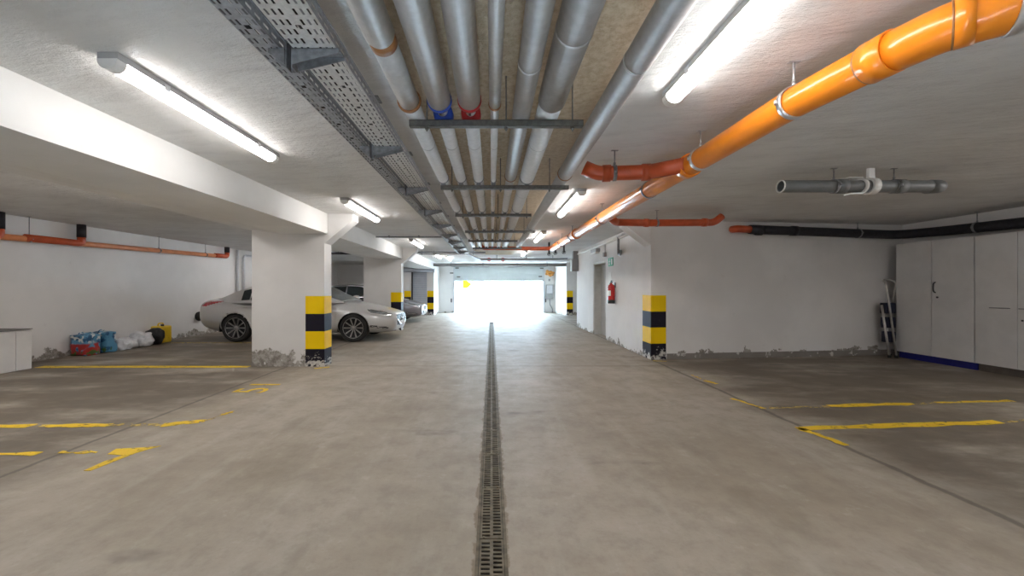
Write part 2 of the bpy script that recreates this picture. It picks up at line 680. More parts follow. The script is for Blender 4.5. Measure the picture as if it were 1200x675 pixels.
# block at far right
mb = MB().box((3.58, 18.3, -0.05), (XR, 20.2, ZC))
mb.prism([(3.58, 20.2), (3.33, 20.2), (3.33, 19.6), (3.58, 18.3)], 'z', -0.05, ZC)
struct('wall_inner', mb, 'wall_paint')
# block at far left, round the roller shutter
mb = MB().box((-4.25, 18.4, -0.05), (-3.83, 20.2, ZC)).box((-3.10, 18.4, -0.05), (-2.76, 20.2, ZC))
mb.box((-3.83, 18.6, -0.05), (-3.10, 20.2, ZC)).box((-3.83, 18.4, 2.2), (-3.10, 18.6, ZC))
struct('wall_side', mb, 'wall_paint')

# longitudinal beam over the left columns (sloping inner soffit)
mb = MB().prism([(-2.72, ZC), (-2.72, 2.20), (-3.48, 2.20), (-4.22, 2.31), (-4.22, ZC)], 'y', YB, 18.4)
tag(build('ceiling_beam', mb, 'beam_paint'), 'long white downstand beam over the row of columns on the left', 'beam', None, 'structure')

# grey skirting at the foot of the bay wall
d = Vector((8.02 - CX, 7.50 - CY, 0)).normalized()
nrm = Vector((d.y, -d.x, 0))
mb = MB()
p0 = Vector((CX + 0.30, CY + 0.30 * d.y / d.x, 0)) + nrm * 0.0
p1 = Vector((8.0, CY + (8.0 - CX) * d.y / d.x, 0))
a, b_ = p0 + nrm * 0.012, p1 + nrm * 0.012
mb.prism([(p0.x, p0.y), (p1.x, p1.y), (b_.x, b_.y), (a.x, a.y)], 'z', 0.0, 0.105)
struct('baseboard_front', mb, 'skirting_grey')


def stripes(parent, faces):
    """faces: list of (p0, p1) horizontal runs; four 0.29 m bands yellow/black/yellow/black from 1.167 down"""
    mb = MB()
    zz = [1.167, 0.872, 0.583, 0.290, 0.0]
    for (p0, p1, n) in faces:
        p0, p1, n = Vector(p0), Vector(p1), Vector(n)
        for k in range(4):
            mb.use('stripe_yellow' if k % 2 == 0 else 'stripe_black')
            q = []
            for z in (zz[k], zz[k + 1]):
                q.append(z)
            o1 = n * 0.004
            pts = [p0, p1, p1 + o1, p0 + o1]
            mb.prism([(p.x, p.y) for p in pts], 'z', q[1], q[0])
    return build('hazard_stripes', mb, None, parent)


def column(y, depth, x0, x1, label, haunch=True):
    mb = MB().box((x0, y, -0.05), (x1, y + depth, 2.33))
    if haunch:
        mb.prism([(x1 - 0.05, 2.33), (x1 - 0.05, 2.04), (x1, 2.04), (x1 + 0.47, 2.43), (x1 + 0.47, ZC), (x1 - 0.05, ZC)], 'y', y + 0.005, y + depth)
    o = build('column', mb, 'column_paint')
    tag(o, label, 'column', None, 'structure')
    stripes(o, [((x1 - 0.31, y, 0), (x1 + 0.004, y, 0), (0, -1, 0)), ((x1, y - 0.004, 0), (x1, y + depth, 0), (1, 0, 0))])
    return o


column(6.36, 0.28, -3.97, -2.77, 'nearest white column on the left, with peeling paint at its foot')
column(11.76, 0.28, -3.92, -2.77, 'second white column on the left, behind the silver car')

# stripes on the far blocks and the wall corner, as parts of the walls they are painted on
wf = bpy.data.objects['wall_front']
s_ = stripes(wf, [((CX - 0.004, CY, 0), (CX + 0.285, CY + 0.285 * d.y / d.x, 0), tuple(nrm)), ((CX, CY - 0.004, 0), (CX, CY + 0.38, 0), (-1, 0, 0))])
wi = bpy.data.objects['wall_inner']
stripes(wi, [((3.58, 18.3, 0), (3.88, 18.3, 0), (0, -1, 0))])
ws = bpy.data.objects['wall_side']
stripes(ws, [((-3.08, 18.4, 0), (-2.76, 18.4, 0), (0, -1, 0)), ((-4.18, 18.4, 0), (-3.86, 18.4, 0), (0, -1, 0))])

# doorway in the aisle wall
t = thing('door_1', 'pale grey steel door recessed in the right aisle wall', 'door', (CX + 0.2, (DY0 + DY1) / 2, 0), kind='structure')
build('door_leaf', MB().box((DX, DY0 + 0.05, 0.01), (DX + 0.045, DY1 - 0.05, DZ - 0.05)), 'door_grey', t)
fr = MB().box((CX + 0.02, DY1 - 0.05, 0), (DX + 0.05, DY1, DZ)).box((CX + 0.02, DY0, 0), (DX + 0.05, DY0 + 0.05, DZ)).box((CX + 0.02, DY0, DZ - 0.05), (DX + 0.05, DY1, DZ))
build('door_frame', fr, 'door_frame_grey', t)
h = MB().cyl((DX, DY0 + 0.16, 1.05), (DX - 0.05, DY0 + 0.16, 1.05), 0.011, 10).cyl((DX - 0.05, DY0 + 0.16, 1.05), (DX - 0.05, DY0 + 0.28, 1.05), 0.010, 10)
build('door_handle', h, 'handle_dark', t)

# ------------------------------------------------------------------ outside: ramp, its walls, street
mb = MB()
mb.quad([(OX0 - 0.6, YE + 0.25, 0), (OX1 + 0.6, YE + 0.25, 0), (OX1 + 0.6, 34, 1.15), (OX0 - 0.6, 34, 1.15)])
mb.quad([(-30, 34, 1.15), (30, 34, 1.15), (30, 70, 1.0), (-30, 70, 1.0)])
tag(build('driveway_ramp', mb, 'asphalt_ramp'), 'sunlit pale ramp rising outside the open garage door', 'ramp', None, 'structure')
mb = MB()
mb.prism([(YE + 0.25, -0.1), (34, -0.1), (34, 1.3), (YE + 0.25, 1.3)], 'x', OX0 - 0.85, OX0 - 0.6)
mb.prism([(YE + 0.25, -0.1), (34, -0.1), (34, 1.3), (YE + 0.25, 1.3)], 'x', OX1 + 0.6, OX1 + 0.85)
struct('wall_outer', mb, 'ramp_wall')

# ------------------------------------------------------------------ drain
t = thing('drain_channel', 'long floor drain with slotted metal grates along the middle of the aisle', 'drain', (0, 1.2, 0))
mb = MB()
for sx in (-1, 1):
    mb.box((sx * DW - 0.008, 0.9, -0.12), (sx * DW + 0.008, 14.4, 0.001))
mb.box((-DW, 0.9, -0.14), (DW, 14.4, -0.12))
mb.box((-DW, 14.385, -0.12), (DW, 14.4, 0.001))
build('trough', mb, 'trough_dark', t)
mb = MB()
for sx in (-1, 1):
    mb.box((sx * 0.0695 - 0.0075, 0.9, -0.03), (sx * 0.0695 + 0.0075, 14.4, 0.0035))
build('frame', mb, 'grate_metal', t)


def perforated(mb, O, U, V, lu, lv, holes, thick=0):
    """sheet O + u*U + v*V (0..lu, 0..lv) with rectangular holes (u0,u1,v0,v1) arranged in rows of equal v"""
    O, U, V = Vector(O), Vector(U), Vector(V)

    def q(u0, u1, v0, v1):
        if u1 - u0 > 1e-6 and v1 - v0 > 1e-6 and thick:
            mb.box(O + U * u0 + V * v0 - Vector((0, 0, thick)), O + U * u1 + V * v1)
        elif u1 - u0 > 1e-6 and v1 - v0 > 1e-6:
            mb.quad([O + U * u0 + V * v0, O + U * u1 + V * v0, O + U * u1 + V * v1, O + U * u0 + V * v1])
    rows = {}
    for h in holes:
        rows.setdefault((round(h[2], 5), round(h[3], 5)), []).append(h)
    v = 0.0
    for (v0, v1) in sorted(rows):
        q(0, lu, v, v0)
        u = 0.0
        for h in sorted(rows[(v0, v1)]):
            q(u, h[0], v0, v1)
            u = h[1]
        q(u, lu, v0, v1)
        v = v1
    q(0, lu, v, lv)


mb = MB()
for half in (0, 1):
    hs = []
    for k in range(16):
        yy = 0.016 + k * 0.0295 + half * 0.010
        hs.append((0.008 if half else 0.010, 0.050 if half else 0.052, yy, yy + 0.016))
    perforated(mb, (-0.06 + 0.06 * half, 0.001, 0.002), (1, 0, 0), (0, 1, 0), 0.06, 0.498, hs, 0.005)
for sx in (-1, 1):
    mb.cyl((sx * 0.04, 0.008, 0.0), (sx * 0.04, 0.008, 0.006), 0.007, 8)
g0 = build('grate', mb, 'grate_metal', t, local=True)
g0.location = (0, -0.22, 0)
for k in range(1, 26):
    c = g0.copy()
    COL.objects.link(c)
    c.location = (0, -0.22 + 0.505 * k, 0)

# ------------------------------------------------------------------ floor paint


def paint(name, label, cat, polys, mat='line_yellow', group=None):
    mb = MB()
    for p in polys:
        faded = len(p) == 19
        mb.use('line_yellow_faded' if faded else mat)
        if faded:
            p = p[:-1]
        mb.prism(p, 'z', 0.0005, 0.002 if faded else 0.003)
    o = build(name, mb, mat)
    return tag(o, label, cat, group)


def faint(x0, y0, x1, y1, w):
    return strip(x0, y0, x1, y1, w) + [None]


def strip(x0, y0, x1, y1, w, jag=0.035, n=8):
    """a brushed line from one point to another with ragged sides"""
    dx, dy = x1 - x0, y1 - y0
    L = math.hypot(dx, dy)
    ux, uy = dx / L, dy / L
    A, B = [], []
    for k in range(n + 1):
        f = k / n
        e = R.uniform(0, jag)
        e2 = R.uniform(0, jag)
        A.append((x0 + dx * f - uy * (w / 2 - e), y0 + dy * f + ux * (w / 2 - e)))
        B.append((x0 + dx * f + uy * (w / 2 - e2), y0 + dy * f - ux * (w / 2 - e2)))
    return A + B[::-1]


FM = 'floor marking'
paint('parking_line', 'thin yellow bay line running from the left wall to the nearest column', FM, [strip(-7.45, 6.33, -4.0, 6.33, 0.17)], 'line_yellow')
paint('parking_line', 'small yellow paint remnant at the aisle corner of the nearest left column', FM, [strip(-2.86, 6.20, -2.66, 6.30, 0.10)])
paint('parking_line', 'yellow bay line across the floor under the silver car', FM, [strip(-7.6, 9.12, -4.0, 9.12, 0.2)], 'line_yellow_faded')
paint('parking_line', 'broken yellow bay line on the left floor, ending in a hook towards the aisle', FM,
      [strip(-5.3, 3.60, -4.34, 3.61, 0.13), strip(-4.20, 3.62, -3.62, 3.63, 0.11), faint(-5.2, 3.60, -2.9, 3.66, 0.10), faint(-2.81, 3.72, -2.74, 4.0, 0.06), strip(-3.12, 3.64, -2.80, 3.76, 0.12), strip(-2.76, 3.93, -2.72, 4.05, 0.07)])
paint('parking_line', 'broken yellow line with an arrow-like corner, lowest on the left floor', FM,
      [strip(-4.3, 3.00, -3.55, 3.01, 0.09), strip(-3.42, 3.03, -3.12, 3.04, 0.07), [(-3.03, 3.10), (-2.82, 3.13), (-2.72, 3.16), (-2.80, 3.02), (-2.85, 2.73), (-2.90, 2.73), (-2.90, 2.88), (-2.86, 2.98), (-3.0, 3.0)]])
paint('parking_line', 'faded yellow dashes nearest the striped wall corner on the right floor', FM,
      [strip(2.98, 5.74, 3.0, 5.50, 0.06), faint(2.99, 5.6, 3.02, 5.3, 0.07), strip(3.0, 5.38, 3.05, 5.20, 0.10)], 'line_yellow')
paint('parking_line', 'yellow corner mark and broken bay line, the farther on the right floor', FM,
      [strip(2.83, 4.52, 2.93, 4.14, 0.07), faint(2.9, 4.15, 6.0, 4.42, 0.10), strip(3.72, 4.23, 4.72, 4.31, 0.12), strip(5.05, 4.35, 6.0, 4.43, 0.08)])
paint('parking_line', 'long yellow bay line with an L corner, nearest on the right floor', FM,
      [strip(2.83, 3.54, 4.93, 3.72, 0.13), strip(2.85, 3.56, 2.93, 3.17, 0.10)])
paint('parking_line', 'pale yellow end of a bay line at the right edge of the photo', FM,
      [strip(5.0, 3.74, 5.6, 3.79, 0.07)], 'line_yellow_faded')
paint('parking_line', 'small yellow paint remnant at the striped wall corner on the right', FM, [strip(2.88, 6.86, 3.10, 6.80, 0.07)])

# the bay number, painted to be read from the aisle


def text_obj(name, body, size, mat, label=None, cat=None, loc=(0, 0, 0), rot=(0, 0, 0), parent=None, depth=0.001):
    cu = bpy.data.curves.new(name, 'FONT')
    cu.body = body
    cu.size = size
    cu.align_x = 'CENTER'
    cu.align_y = 'CENTER'
    cu.extrude = depth
    o = bpy.data.objects.new(name + '_tmp', cu)
    COL.objects.link(o)
    dg = bpy.context.evaluated_depsgraph_get()
    me = bpy.data.meshes.new_from_object(o.evaluated_get(dg))
    bpy.data.objects.remove(o)
    me.materials.clear()
    me.materials.append(MATS[mat])
    ob = bpy.data.objects.new(name, me)
    COL.objects.link(ob)
    ob.location = loc
    ob.rotation_euler = rot
    if parent is not None:
        ob.parent = parent
    return tag(ob, label, cat)


text_obj('bay_number', '51', 0.58, 'line_yellow', 'yellow painted bay number 51 on the floor in front of the nearest column', FM,
         (-3.02, 5.02, 0.002), (0, 0, PI / 2))

# ------------------------------------------------------------------ fluorescent lamps


def make_lamp(label, L=1.52):
    t = thing('ceiling_lamp', label, 'lamp', (0, 0, ZC), group='fluorescent lamps on the garage ceiling')
    h = L / 2
    mb = MB()
    mb.prism([(-0.055, 0.0), (-0.055, -0.035), (0.055, -0.035), (0.055, 0.0)], 'y', -h, h)
    build('housing', mb, 'lamp_housing', t, local=True)
    prof = [(-0.050, -0.035)] + [(-0.050 * math.cos(a), -0.040 - 0.048 * math.sin(a)) for a in [PI * k / 8 for k in range(9)]] + [(0.050, -0.035)]
    mb = MB().prism(prof, 'y', -h + 0.05, h - 0.05)
    build('diffuser', mb, 'lamp_glow', t, local=True)
    for s in (-1, 1):
        pr = [(p[0] * 1.06, p[1] * 1.02) for p in prof]
        mb = MB().prism(pr, 'y', s * (h - 0.052), s * (h + 0.004))
        build('end_cap', mb, 'white_plastic', t, local=True)
    for s in (-0.30, 0.30):
        for sx in (-1, 1):
            mb = MB().box((sx * 0.053 - 0.004, s * L - 0.02, -0.05), (sx * 0.053 + 0.004, s * L + 0.02, -0.012))
            build('clip', mb, 'galvanised', t, local=True)
    return t


LEFT = [(-2.0, 2.76, 'long bright fluorescent lamp on the ceiling beside the left beam, nearest of the left row'),
        (-2.0, 5.97, 'fluorescent lamp on the ceiling beside the nearest left column, second of the left row'),
        (-2.0, 10.30, 'fluorescent lamp third in the left row, between the cars'),
        (-2.0, 14.30, 'fluorescent lamp of the far pair on the left, the one nearer the beam'),
        (-1.72, 15.4, 'fluorescent lamp of the far pair on the left, the one nearer the cable tray'),
        (-2.0, -1.2, 'fluorescent lamp of the left row behind the viewer'),
        (1.13, 1.66, 'long bright fluorescent lamp at the top, between grey pipe and orange pipe'),
        (1.12, 5.50, 'fluorescent lamp between grey pipe and orange pipe, second of the right row'),
        (1.12, 8.95, 'fluorescent lamp near the end of the grey pipes, third of the right row'),
        (1.12, 13.2, 'fluorescent lamp beyond the pipe ends, fourth of the right row'),
        (1.12, -2.2, 'fluorescent lamp of the right row behind the viewer'),
        (-5.6, 3.1, 'fluorescent lamp over the left parking bays, nearer the aisle'),
        (-6.9, 3.1, 'fluorescent lamp over the left parking bays, nearer the wall'),
        (-6.0, -0.6, 'fluorescent lamp over the left parking bays, beside the viewer'),
        (-6.1, 11.95, 'fluorescent lamp over the silver car, nearer the left wall'),
        (-5.75, 11.95, 'fluorescent lamp over the silver car, nearer the columns'),
        (-4.8, 16.6, 'added unseen fill lamp over the far left parking bay'),  # unseen lamp added as fill, hidden behind the second column
        (-4.55, 2.4, 'added unseen fill lamp behind the left beam, nearest the viewer'),  # lamps behind the beam are unseen, added to brighten the left wall
        (-4.55, 5.0, 'added unseen fill lamp behind the left beam, beside the nearest column'),
        (-4.55, 8.4, 'added unseen fill lamp behind the left beam, in front of the silver car'),
        (-2.0, -4.4, 'added unseen fill lamp in line with the left row, farthest behind the viewer'),  # rearmost lamps are unseen, added to brighten faces turned to the camera
        (1.13, -4.6, 'added unseen fill lamp in line with the right row, farthest behind the viewer'),
        (4.4, 0.6, 'added unseen fill lamp over the right floor beside the viewer, next to the orange pipe'),  # lamps over the right side are unseen, added to brighten cupboards and wall
        (7.2, 0.8, 'added unseen fill lamp over the right parking bays, second along the right wall'),
        (5.8, 2.6, 'added unseen fill lamp over the right parking bays, nearer the aisle'),
        (7.0, 2.9, 'added unseen fill lamp over the right parking bays, nearer the cupboards'),
        (6.4, -0.6, 'added unseen fill lamp over the right parking bays, beside the viewer'),
        (5.5, 15.5, 'fluorescent lamp in the recess behind the right aisle wall')]
lamp0 = make_lamp(LEFT[0][2])
for i, (x, y, lab) in enumerate(LEFT):
    o = lamp0 if i == 0 else copy_tree(lamp0)
    o.location = (x, y, ZC)
    o['label'] = lab

# ------------------------------------------------------------------ insulated pipe bundle
RZ = 2.27
RAILS = [(2.23, -0.475, 0.53), (3.64, -0.48, 0.73), (5.03, -0.475, 0.52), (6.50, -0.45, 0.73), (7.80, -0.475, 0.53), (9.20, -0.45, 0.73)]
YEND = 9.75
PIPES = [  # x, axis z, r near, r far, label, coloured band
    (-0.455, 2.335, 0.062, 0.050, 'leftmost grey insulated pipe of the bundle, with a brown ring', 'band_brown'),
    (-0.287, 2.335, 0.064, 0.046, 'grey insulated pipe with a blue collar, second from left in the bundle', 'band_blue'),
    (-0.122, 2.335, 0.062, 0.046, 'grey insulated pipe with a red collar, third from left in the bundle', 'band_red'),
    (0.018, 2.315, 0.031, 0.024, 'thinnest grey insulated pipe in the middle of the bundle', None),
    (0.175, 2.325, 0.053, 0.040, 'grey insulated pipe just right of the thinnest one', None),
    (0.335, 2.345, 0.076, 0.068, 'thickest grey insulated pipe at the right of the bundle', None),
    (0.665, 2.335, 0.064, 0.056, 'single grey insulated pipe apart from the bundle, next to the right lamp row', None),
]
for i, (x, z, r0, r1, lab, band) in enumerate(PIPES):
    t = thing('insulated_pipe', lab, 'pipe', (x, 0, z), group='insulated pipes under the ceiling')
    Yc = 2.13 if i not in (4, 6) else (3.52 if i == 4 else 3.48)
    if i == 0:
        build('near_sleeve', MB().tube([(x, YB + 0.02, z), (x, 0, z), (x, 1.56, z)], r0, 28), 'insulation_grey', t)
        build('collar', MB().ring((x, 1.60, z), (0, 1, 0), 0.058, 0.05, 0.012, 28), 'band_brown', t)
        build('middle_sleeve', MB().tube([(x, 1.56, z), (x, Yc, z)], 0.056, 28), 'insulation_grey', t)
    else:
        mb = MB().tube([(x, YB + 0.02, z), (x, 0, z), (x, Yc, z)], r0, 28)
        build('near_sleeve', mb, 'insulation_dull' if i in (4, 5, 6) else 'insulation_grey', t)
    y1 = Yc + (0.16 if i in (1, 2) else 0.0)
    mb = MB().tube(fillet([(x, y1, z), (x, YEND, z), (x, YEND + 0.02, ZC - 0.02)], 0.14, 8), r1, 24)
    build('far_sleeve', mb, 'insulation_light' if i != 6 else 'insulation_grey', t)
    if i in (1, 2):
        mb = MB().cyl((x, Yc, z), (x, y1, z), 0.030, 16)
        build('bare_pipe', mb, 'white_metal', t)
        mb = MB().ring((x, Yc - 0.012, z), (0, 1, 0), r0 + 0.004, 0.026, 0.02)
        build('collar', mb, band, t)
        mb = MB().lathe([(0.0, -0.04), (r1 + 0.010, -0.04), (r1 + 0.014, 0.03), (r1 + 0.003, 0.055), (0.0, 0.055)], (x, y1, z), (0, 1, 0), 24)
        build('flange', mb, band, t)
        mb = MB().ring((x, Yc + 0.03, z), (0, 1, 0), 0.036, 0.02, 0.006)
        mb.box((x - 0.006, Yc + 0.025, z - 0.064), (x + 0.006, Yc + 0.037, z - 0.034))
        build('clamp', mb, 'rail_steel', t)
    elif i != 5:
        mb = MB().ring((x, Yc - 0.006, z), (0, 1, 0), r0 + 0.004, 0.016, 0.012)
        build('collar', mb, 'band_brown', t)
    # sheet seams
    for ys in ([0.55, 1.05] if i in (5,) else [1.25] if i in (4, 6) else []):
        mb = MB().ring((x, ys + 0.5, z), (0, 1, 0), r0 + 0.0025, 0.012, 0.004, 28)
        build('seam', mb, 'insulation_grey', t)
    for ys in (Yc + 0.62, Yc + 2.05, Yc + 4.1):
        mb = MB().ring((x, ys, z), (0, 1, 0), r1 + 0.002, 0.012, 0.004, 24)
        build('seam', mb, 'insulation_grey', t)
    for (ry, xa, xb) in RAILS:
        if xa < x < xb and ry > Yc + 0.3:
            mb = MB().box((x - 0.02, ry - 0.016, RZ), (x + 0.02, ry + 0.016, z - r1 + 0.004))
            mb.ring((x, ry - 0.03, z), (0, 1, 0), r1 + 0.004, 0.018, 0.006, 24)
            build('saddle', mb, 'galvanised_dark', t)

rl = ['pipe hanger rail nearest the viewer, under the coloured collars', 'second pipe hanger rail from the viewer, reaching under the single pipe',
      'third pipe hanger rail from the viewer under the pipe bundle', 'fourth pipe hanger rail from the viewer under the pipe bundle',
      'fifth pipe hanger rail from the viewer under the pipe bundle', 'farthest pipe hanger rail, where the bundle ends']
for (ry, xa, xb), lab in zip(RAILS, rl):
    t = thing('pipe_hanger_rail', lab, 'pipe hanger', (0, ry, RZ), group='hanger rails under the pipe bundle')
    mb = MB()
    mb.box((xa, ry - 0.018, RZ - 0.036), (xb, ry + 0.018, RZ - 0.033))
    mb.box((xa, ry - 0.018, RZ - 0.036), (xb, ry - 0.015, RZ))
    mb.box((xa, ry + 0.015, RZ - 0.036), (xb, ry + 0.018, RZ))
    mb.box((xa, ry - 0.018, RZ - 0.003), (xb, ry - 0.006, RZ)).box((xa, ry + 0.006, RZ - 0.003), (xb, ry + 0.018, RZ))
    build('rail', mb, 'rail_steel', t)
    for px in (-0.375, 0.085, (xb - 0.06 if xb < 0.6 else 0.55)):
        mb = MB().cyl((px, ry, RZ - 0.06), (px, ry, ZC), 0.0045, 8)
        mb.cyl((px, ry, RZ - 0.05), (px, ry, RZ - 0.037), 0.010, 6)
        build('threaded_rod', mb, 'rail_steel', t)

# ------------------------------------------------------------------ cable trays
TZ = 2.215


def tray(label, xa, xb, hgt, ncol, mat):
    t = thing('cable_tray', label, 'cable tray', ((xa + xb) / 2, 0, TZ))
    y0, y1 = 0.6, 10.2
    n = int((y1 - y0) / 0.05)
    w = xb - xa
    mb = MB()
    holes = []
    for k in range(n):
        v = 0.008 + k * 0.05
        cols = []
        for c in range(ncol):
            u = w * (c + 0.5) / ncol
            mid = c in ((ncol - 1) // 2, ncol // 2)
            if mid and k % 4 in (0, 1):
                continue
            if mid:
                cols.append((u - 0.009, u + 0.009, v + 0.010, v + 0.018))
            else:
                cols.append((u - 0.004, u + 0.004, v, v + 0.028))
        big = [h for h in cols if h[3] - h[2] > 0.02]
        holes += big
        if k % 4 == 2:
            holes.append((w / 2 - 0.010, w / 2 + 0.010, v + 0.0285, v + 0.0485))
    perforated(mb, (xa, y0, TZ), (1, 0, 0), (0, 1, 0), w, y1 - y0, holes)
    build('tray_bottom', mb, mat, t)
    for xs in (xa, xb):
        mb = MB()
        hs = [(0.018, 0.026, 0.01 + k * 0.05, 0.04 + k * 0.05) for k in range(n)]
        perforated(mb, (xs, y0, TZ), (0, 0, 1), (0, 1, 0), hgt, y1 - y0, hs)
        mb.box((xs - 0.003, y0, TZ + hgt - 0.003), (xs + 0.003, y1, TZ + hgt + 0.003))
        build('tray_side', mb, 'tray_steel_dark', t)
    return t


tray('broad perforated galvanised cable tray beside the pipe bundle', -0.757, -0.592, 0.05, 7, 'tray_steel')
tray('narrow perforated cable tray on the left side of the broad one', -0.900, -0.808, 0.05, 5, 'tray_steel_dark')
# cables lying in the trays
for xa, lab, mat in ((-0.72, 'black cable lying in the broad cable tray, left side', 'cable_black'), (-0.675, 'black cable lying in the middle of the broad cable tray', 'cable_black'),
                     (-0.63, 'grey cable lying in the broad cable tray, pipe side', 'cable_grey'), (-0.872, 'black cable lying in the narrow cable tray, wall side', 'cable_black'),
                     (-0.834, 'grey cable lying in the narrow cable tray', 'cable_grey')):
    mb = MB()
    pts = [(xa + 0.006 * math.sin(k * 1.7 + xa * 40), 0.6 + k * 0.4, TZ + 0.017) for k in range(25)]
    mb.tube(pts, 0.015, 10)
    o = build('cable', mb, mat)
    tag(o, lab, 'cable')


def make_tray_bracket(label):
    t = thing('tray_bracket', label, 'bracket', (-0.776, 0, TZ), group='brackets carrying the cable trays')
    mb = MB().box((-0.013, -0.02, -0.07), (-0.009, 0.02, ZC - TZ)).box((0.009, -0.02, -0.07), (0.013, 0.02, ZC - TZ)).box((-0.013, 0.016, -0.07), (0.013, 0.02, ZC - TZ))
    mb.box((-0.05, -0.05, ZC - TZ - 0.006), (0.05, 0.05, ZC - TZ))
    build('post', mb, 'galvanised_dark', t, local=True)
    for x0, x1 in ((0.0135, 0.195), (-0.0135, -0.075)):
        mb = MB()
        for y in (-0.028, 0.024):
            mb.prism([(x0, -0.062), (x1, -0.018), (x1, -0.002), (x0, -0.002)], 'y', y, y + 0.004)
        mb.box((min(x0, x1), -0.028, -0.005), (max(x0, x1), 0.028, -0.002))
        build('arm', mb, 'galvanised_dark', t, local=True)
    return t


ORD = ['nearest the viewer', 'second from the viewer', 'third from the viewer', 'fourth from the viewer', 'fifth from the viewer', 'sixth from the viewer', 'seventh from the viewer', 'eighth from the viewer', 'farthest from the viewer']
b0 = make_tray_bracket('')
for k in range(9):
    o = b0 if k == 0 else copy_tree(b0)
    o.location = (-0.776, 1.49 + 1.01 * k, TZ)
    o['label'] = 'grey metal bracket under the cable trays, ' + ORD[k]

# ------------------------------------------------------------------ orange waste pipe


def pipe_thing(name, label, runs, loc, group=None):
    return thing(name, label, 'pipe', loc, group=group)


def clamp_with_rod(parent, p, axis, r, mat='zinc_clamp', rod=True, w=0.03):
    p = Vector(p)
    mb = MB().ring(p, axis, r + 0.006, w, 0.008, 28)
    ax = Vector(axis).normalized()
    side = ax.cross(Vector((0, 0, 1))).normalized()
    for s in (-1, 1):
        c = p + side * s * (r + 0.014)
        mb.cyl(c + Vector((0, 0, -0.012)), c + Vector((0, 0, 0.012)), 0.010, 8)
    c = build('clamp', mb, mat, parent)
    if rod:
        mb = MB().cyl((p.x, p.y, p.z + r + 0.002), (p.x, p.y, ZC), 0.006, 8)
        mb.cyl((p.x, p.y, p.z + r + 0.004), (p.x, p.y, p.z + r + 0.03), 0.011, 6)
        mb.box((p.x - 0.03, p.y - 0.012, ZC - 0.004), (p.x + 0.03, p.y + 0.012, ZC))
        build('hanger_rod', mb, mat, c)
    return c


OZP = 2.31
t = thing('waste_pipe', 'long orange plastic waste pipe hung from the ceiling, bending right at the top', 'pipe', (1.65, 3, OZP))
RO = 0.083
path = fillet([(1.58, 9.95, OZP + 0.02), (1.63, 3.6, OZP), (1.648, 2.08, OZP), (1.712, 1.66, OZP)], 0.15, 6)
build('pipe_run', MB().tube(path, RO, 32), 'orange_plastic', t)
path = fillet([(1.712, 1.66, OZP), (1.762, 1.49, OZP), (1.84, 1.41, OZP), (1.89, 1.375, OZP)], 0.11, 8)
build('bend', MB().tube(path, RO + 0.004, 32), 'orange_plastic', t)
for p, ax, w in (((1.708, 1.68, OZP), (0.15, -1, 0), 0.10), ((1.79, 1.455, OZP), (1, -1.1, 0), 0.05)):
    mb = MB().ring(p, ax, RO + 0.009, w, 0.009, 32)
    build('socket', mb, 'orange_plastic', t)
    p2 = Vector(p) - Vector(ax).normalized() * (w / 2 + 0.004)
    build('seal', MB().ring(p2, ax, RO + 0.007, 0.006, 0.006, 32), 'band_brown', t)
for y in (3.18, 7.25):
    xx = 1.63 - (y - 3.6) * 0.05 / 6.35
    mb = MB().ring((xx, y, OZP + (y - 3.6) * 0.003), (0, 1, 0), RO + 0.013, 0.09, 0.014, 32)
    build('socket', mb, 'orange_plastic', t)
clamp_with_rod(t, (1.645, 2.09, OZP), (0, 1, 0), RO)
clamp_with_rod(t, (1.634, 3.00, OZP), (0, 1, 0), RO)
for y in (3.95, 5.6, 7.6, 8.7):
    clamp_with_rod(t, (1.63 - (y - 3.6) * 0.0079, y, OZP + (y - 3.6) * 0.003), (0, 1, 0), RO, 'galvanised_dark')
clamp_with_rod(t, (1.885, 1.378, OZP), (1, -0.6, 0), RO + 0.006, 'zinc_clamp', False, 0.045)
build('far_section', MB().tube([(1.88, 1.38, OZP), (3.2, 0.75, OZP)], RO, 28), 'rust_plastic', t)
# near Y-branch running left
br = fillet([(1.63, 3.12, OZP), (1.38, 3.38, OZP + 0.01), (0.96, 3.46, OZP + 0.02), (0.84, 3.48, OZP + 0.08)], 0.08, 8)
build('near_branch', MB().tube(br, 0.064, 24), 'rust_plastic', t)
for p, ax in (((1.36, 3.385, OZP + 0.01), (-1, 0.2, 0)), ((1.03, 3.445, OZP + 0.018), (-1, 0.15, 0))):
    build('socket', MB().ring(p, ax, 0.074, 0.07, 0.012, 24), 'rust_plastic', t)
clamp_with_rod(t, (1.10, 3.432, OZP + 0.016), (-1, 0.17, 0), 0.064, 'galvanised_dark')
# farther branch running right over the corner
br = fillet([(1.60, 5.3, OZP), (1.95, 6.02, OZP + 0.02), (2.5, 6.08, OZP + 0.02), (3.54, 6.10, OZP + 0.03), (3.66, 6.10, OZP + 0.13)], 0.08, 8)
build('far_branch', MB().tube(br, 0.056, 22), 'rust_plastic', t)
for p in ((2.45, 6.08, OZP + 0.02), (3.38, 6.095, OZP + 0.03)):
    build('socket', MB().ring(p, (1, 0, 0), 0.066, 0.07, 0.012, 22), 'rust_plastic', t)
clamp_with_rod(t, (2.62, 6.082, OZP + 0.021), (1, 0.02, 0), 0.056, 'galvanised_dark')
# rust red cross pipe joining at the far end
br = fillet([(1.57, 9.90, OZP + 0.02), (1.45, 10.05, OZP + 0.02), (-0.25, 10.15, OZP + 0.04), (-0.32, 10.15, ZC)], 0.1, 6)
build('cross_pipe', MB().tube(br, 0.05, 18), 'rust_plastic', t)

# black insulated drain pipe round the right corner
t = thing('lagged_pipe', 'black lagged pipe with orange elbow, high along the right corner above the cupboards', 'pipe', (5.5, 7.0, 2.35))
zc0 = 2.37


def wy(x):
    return CY + (x - CX) * d.y / d.x


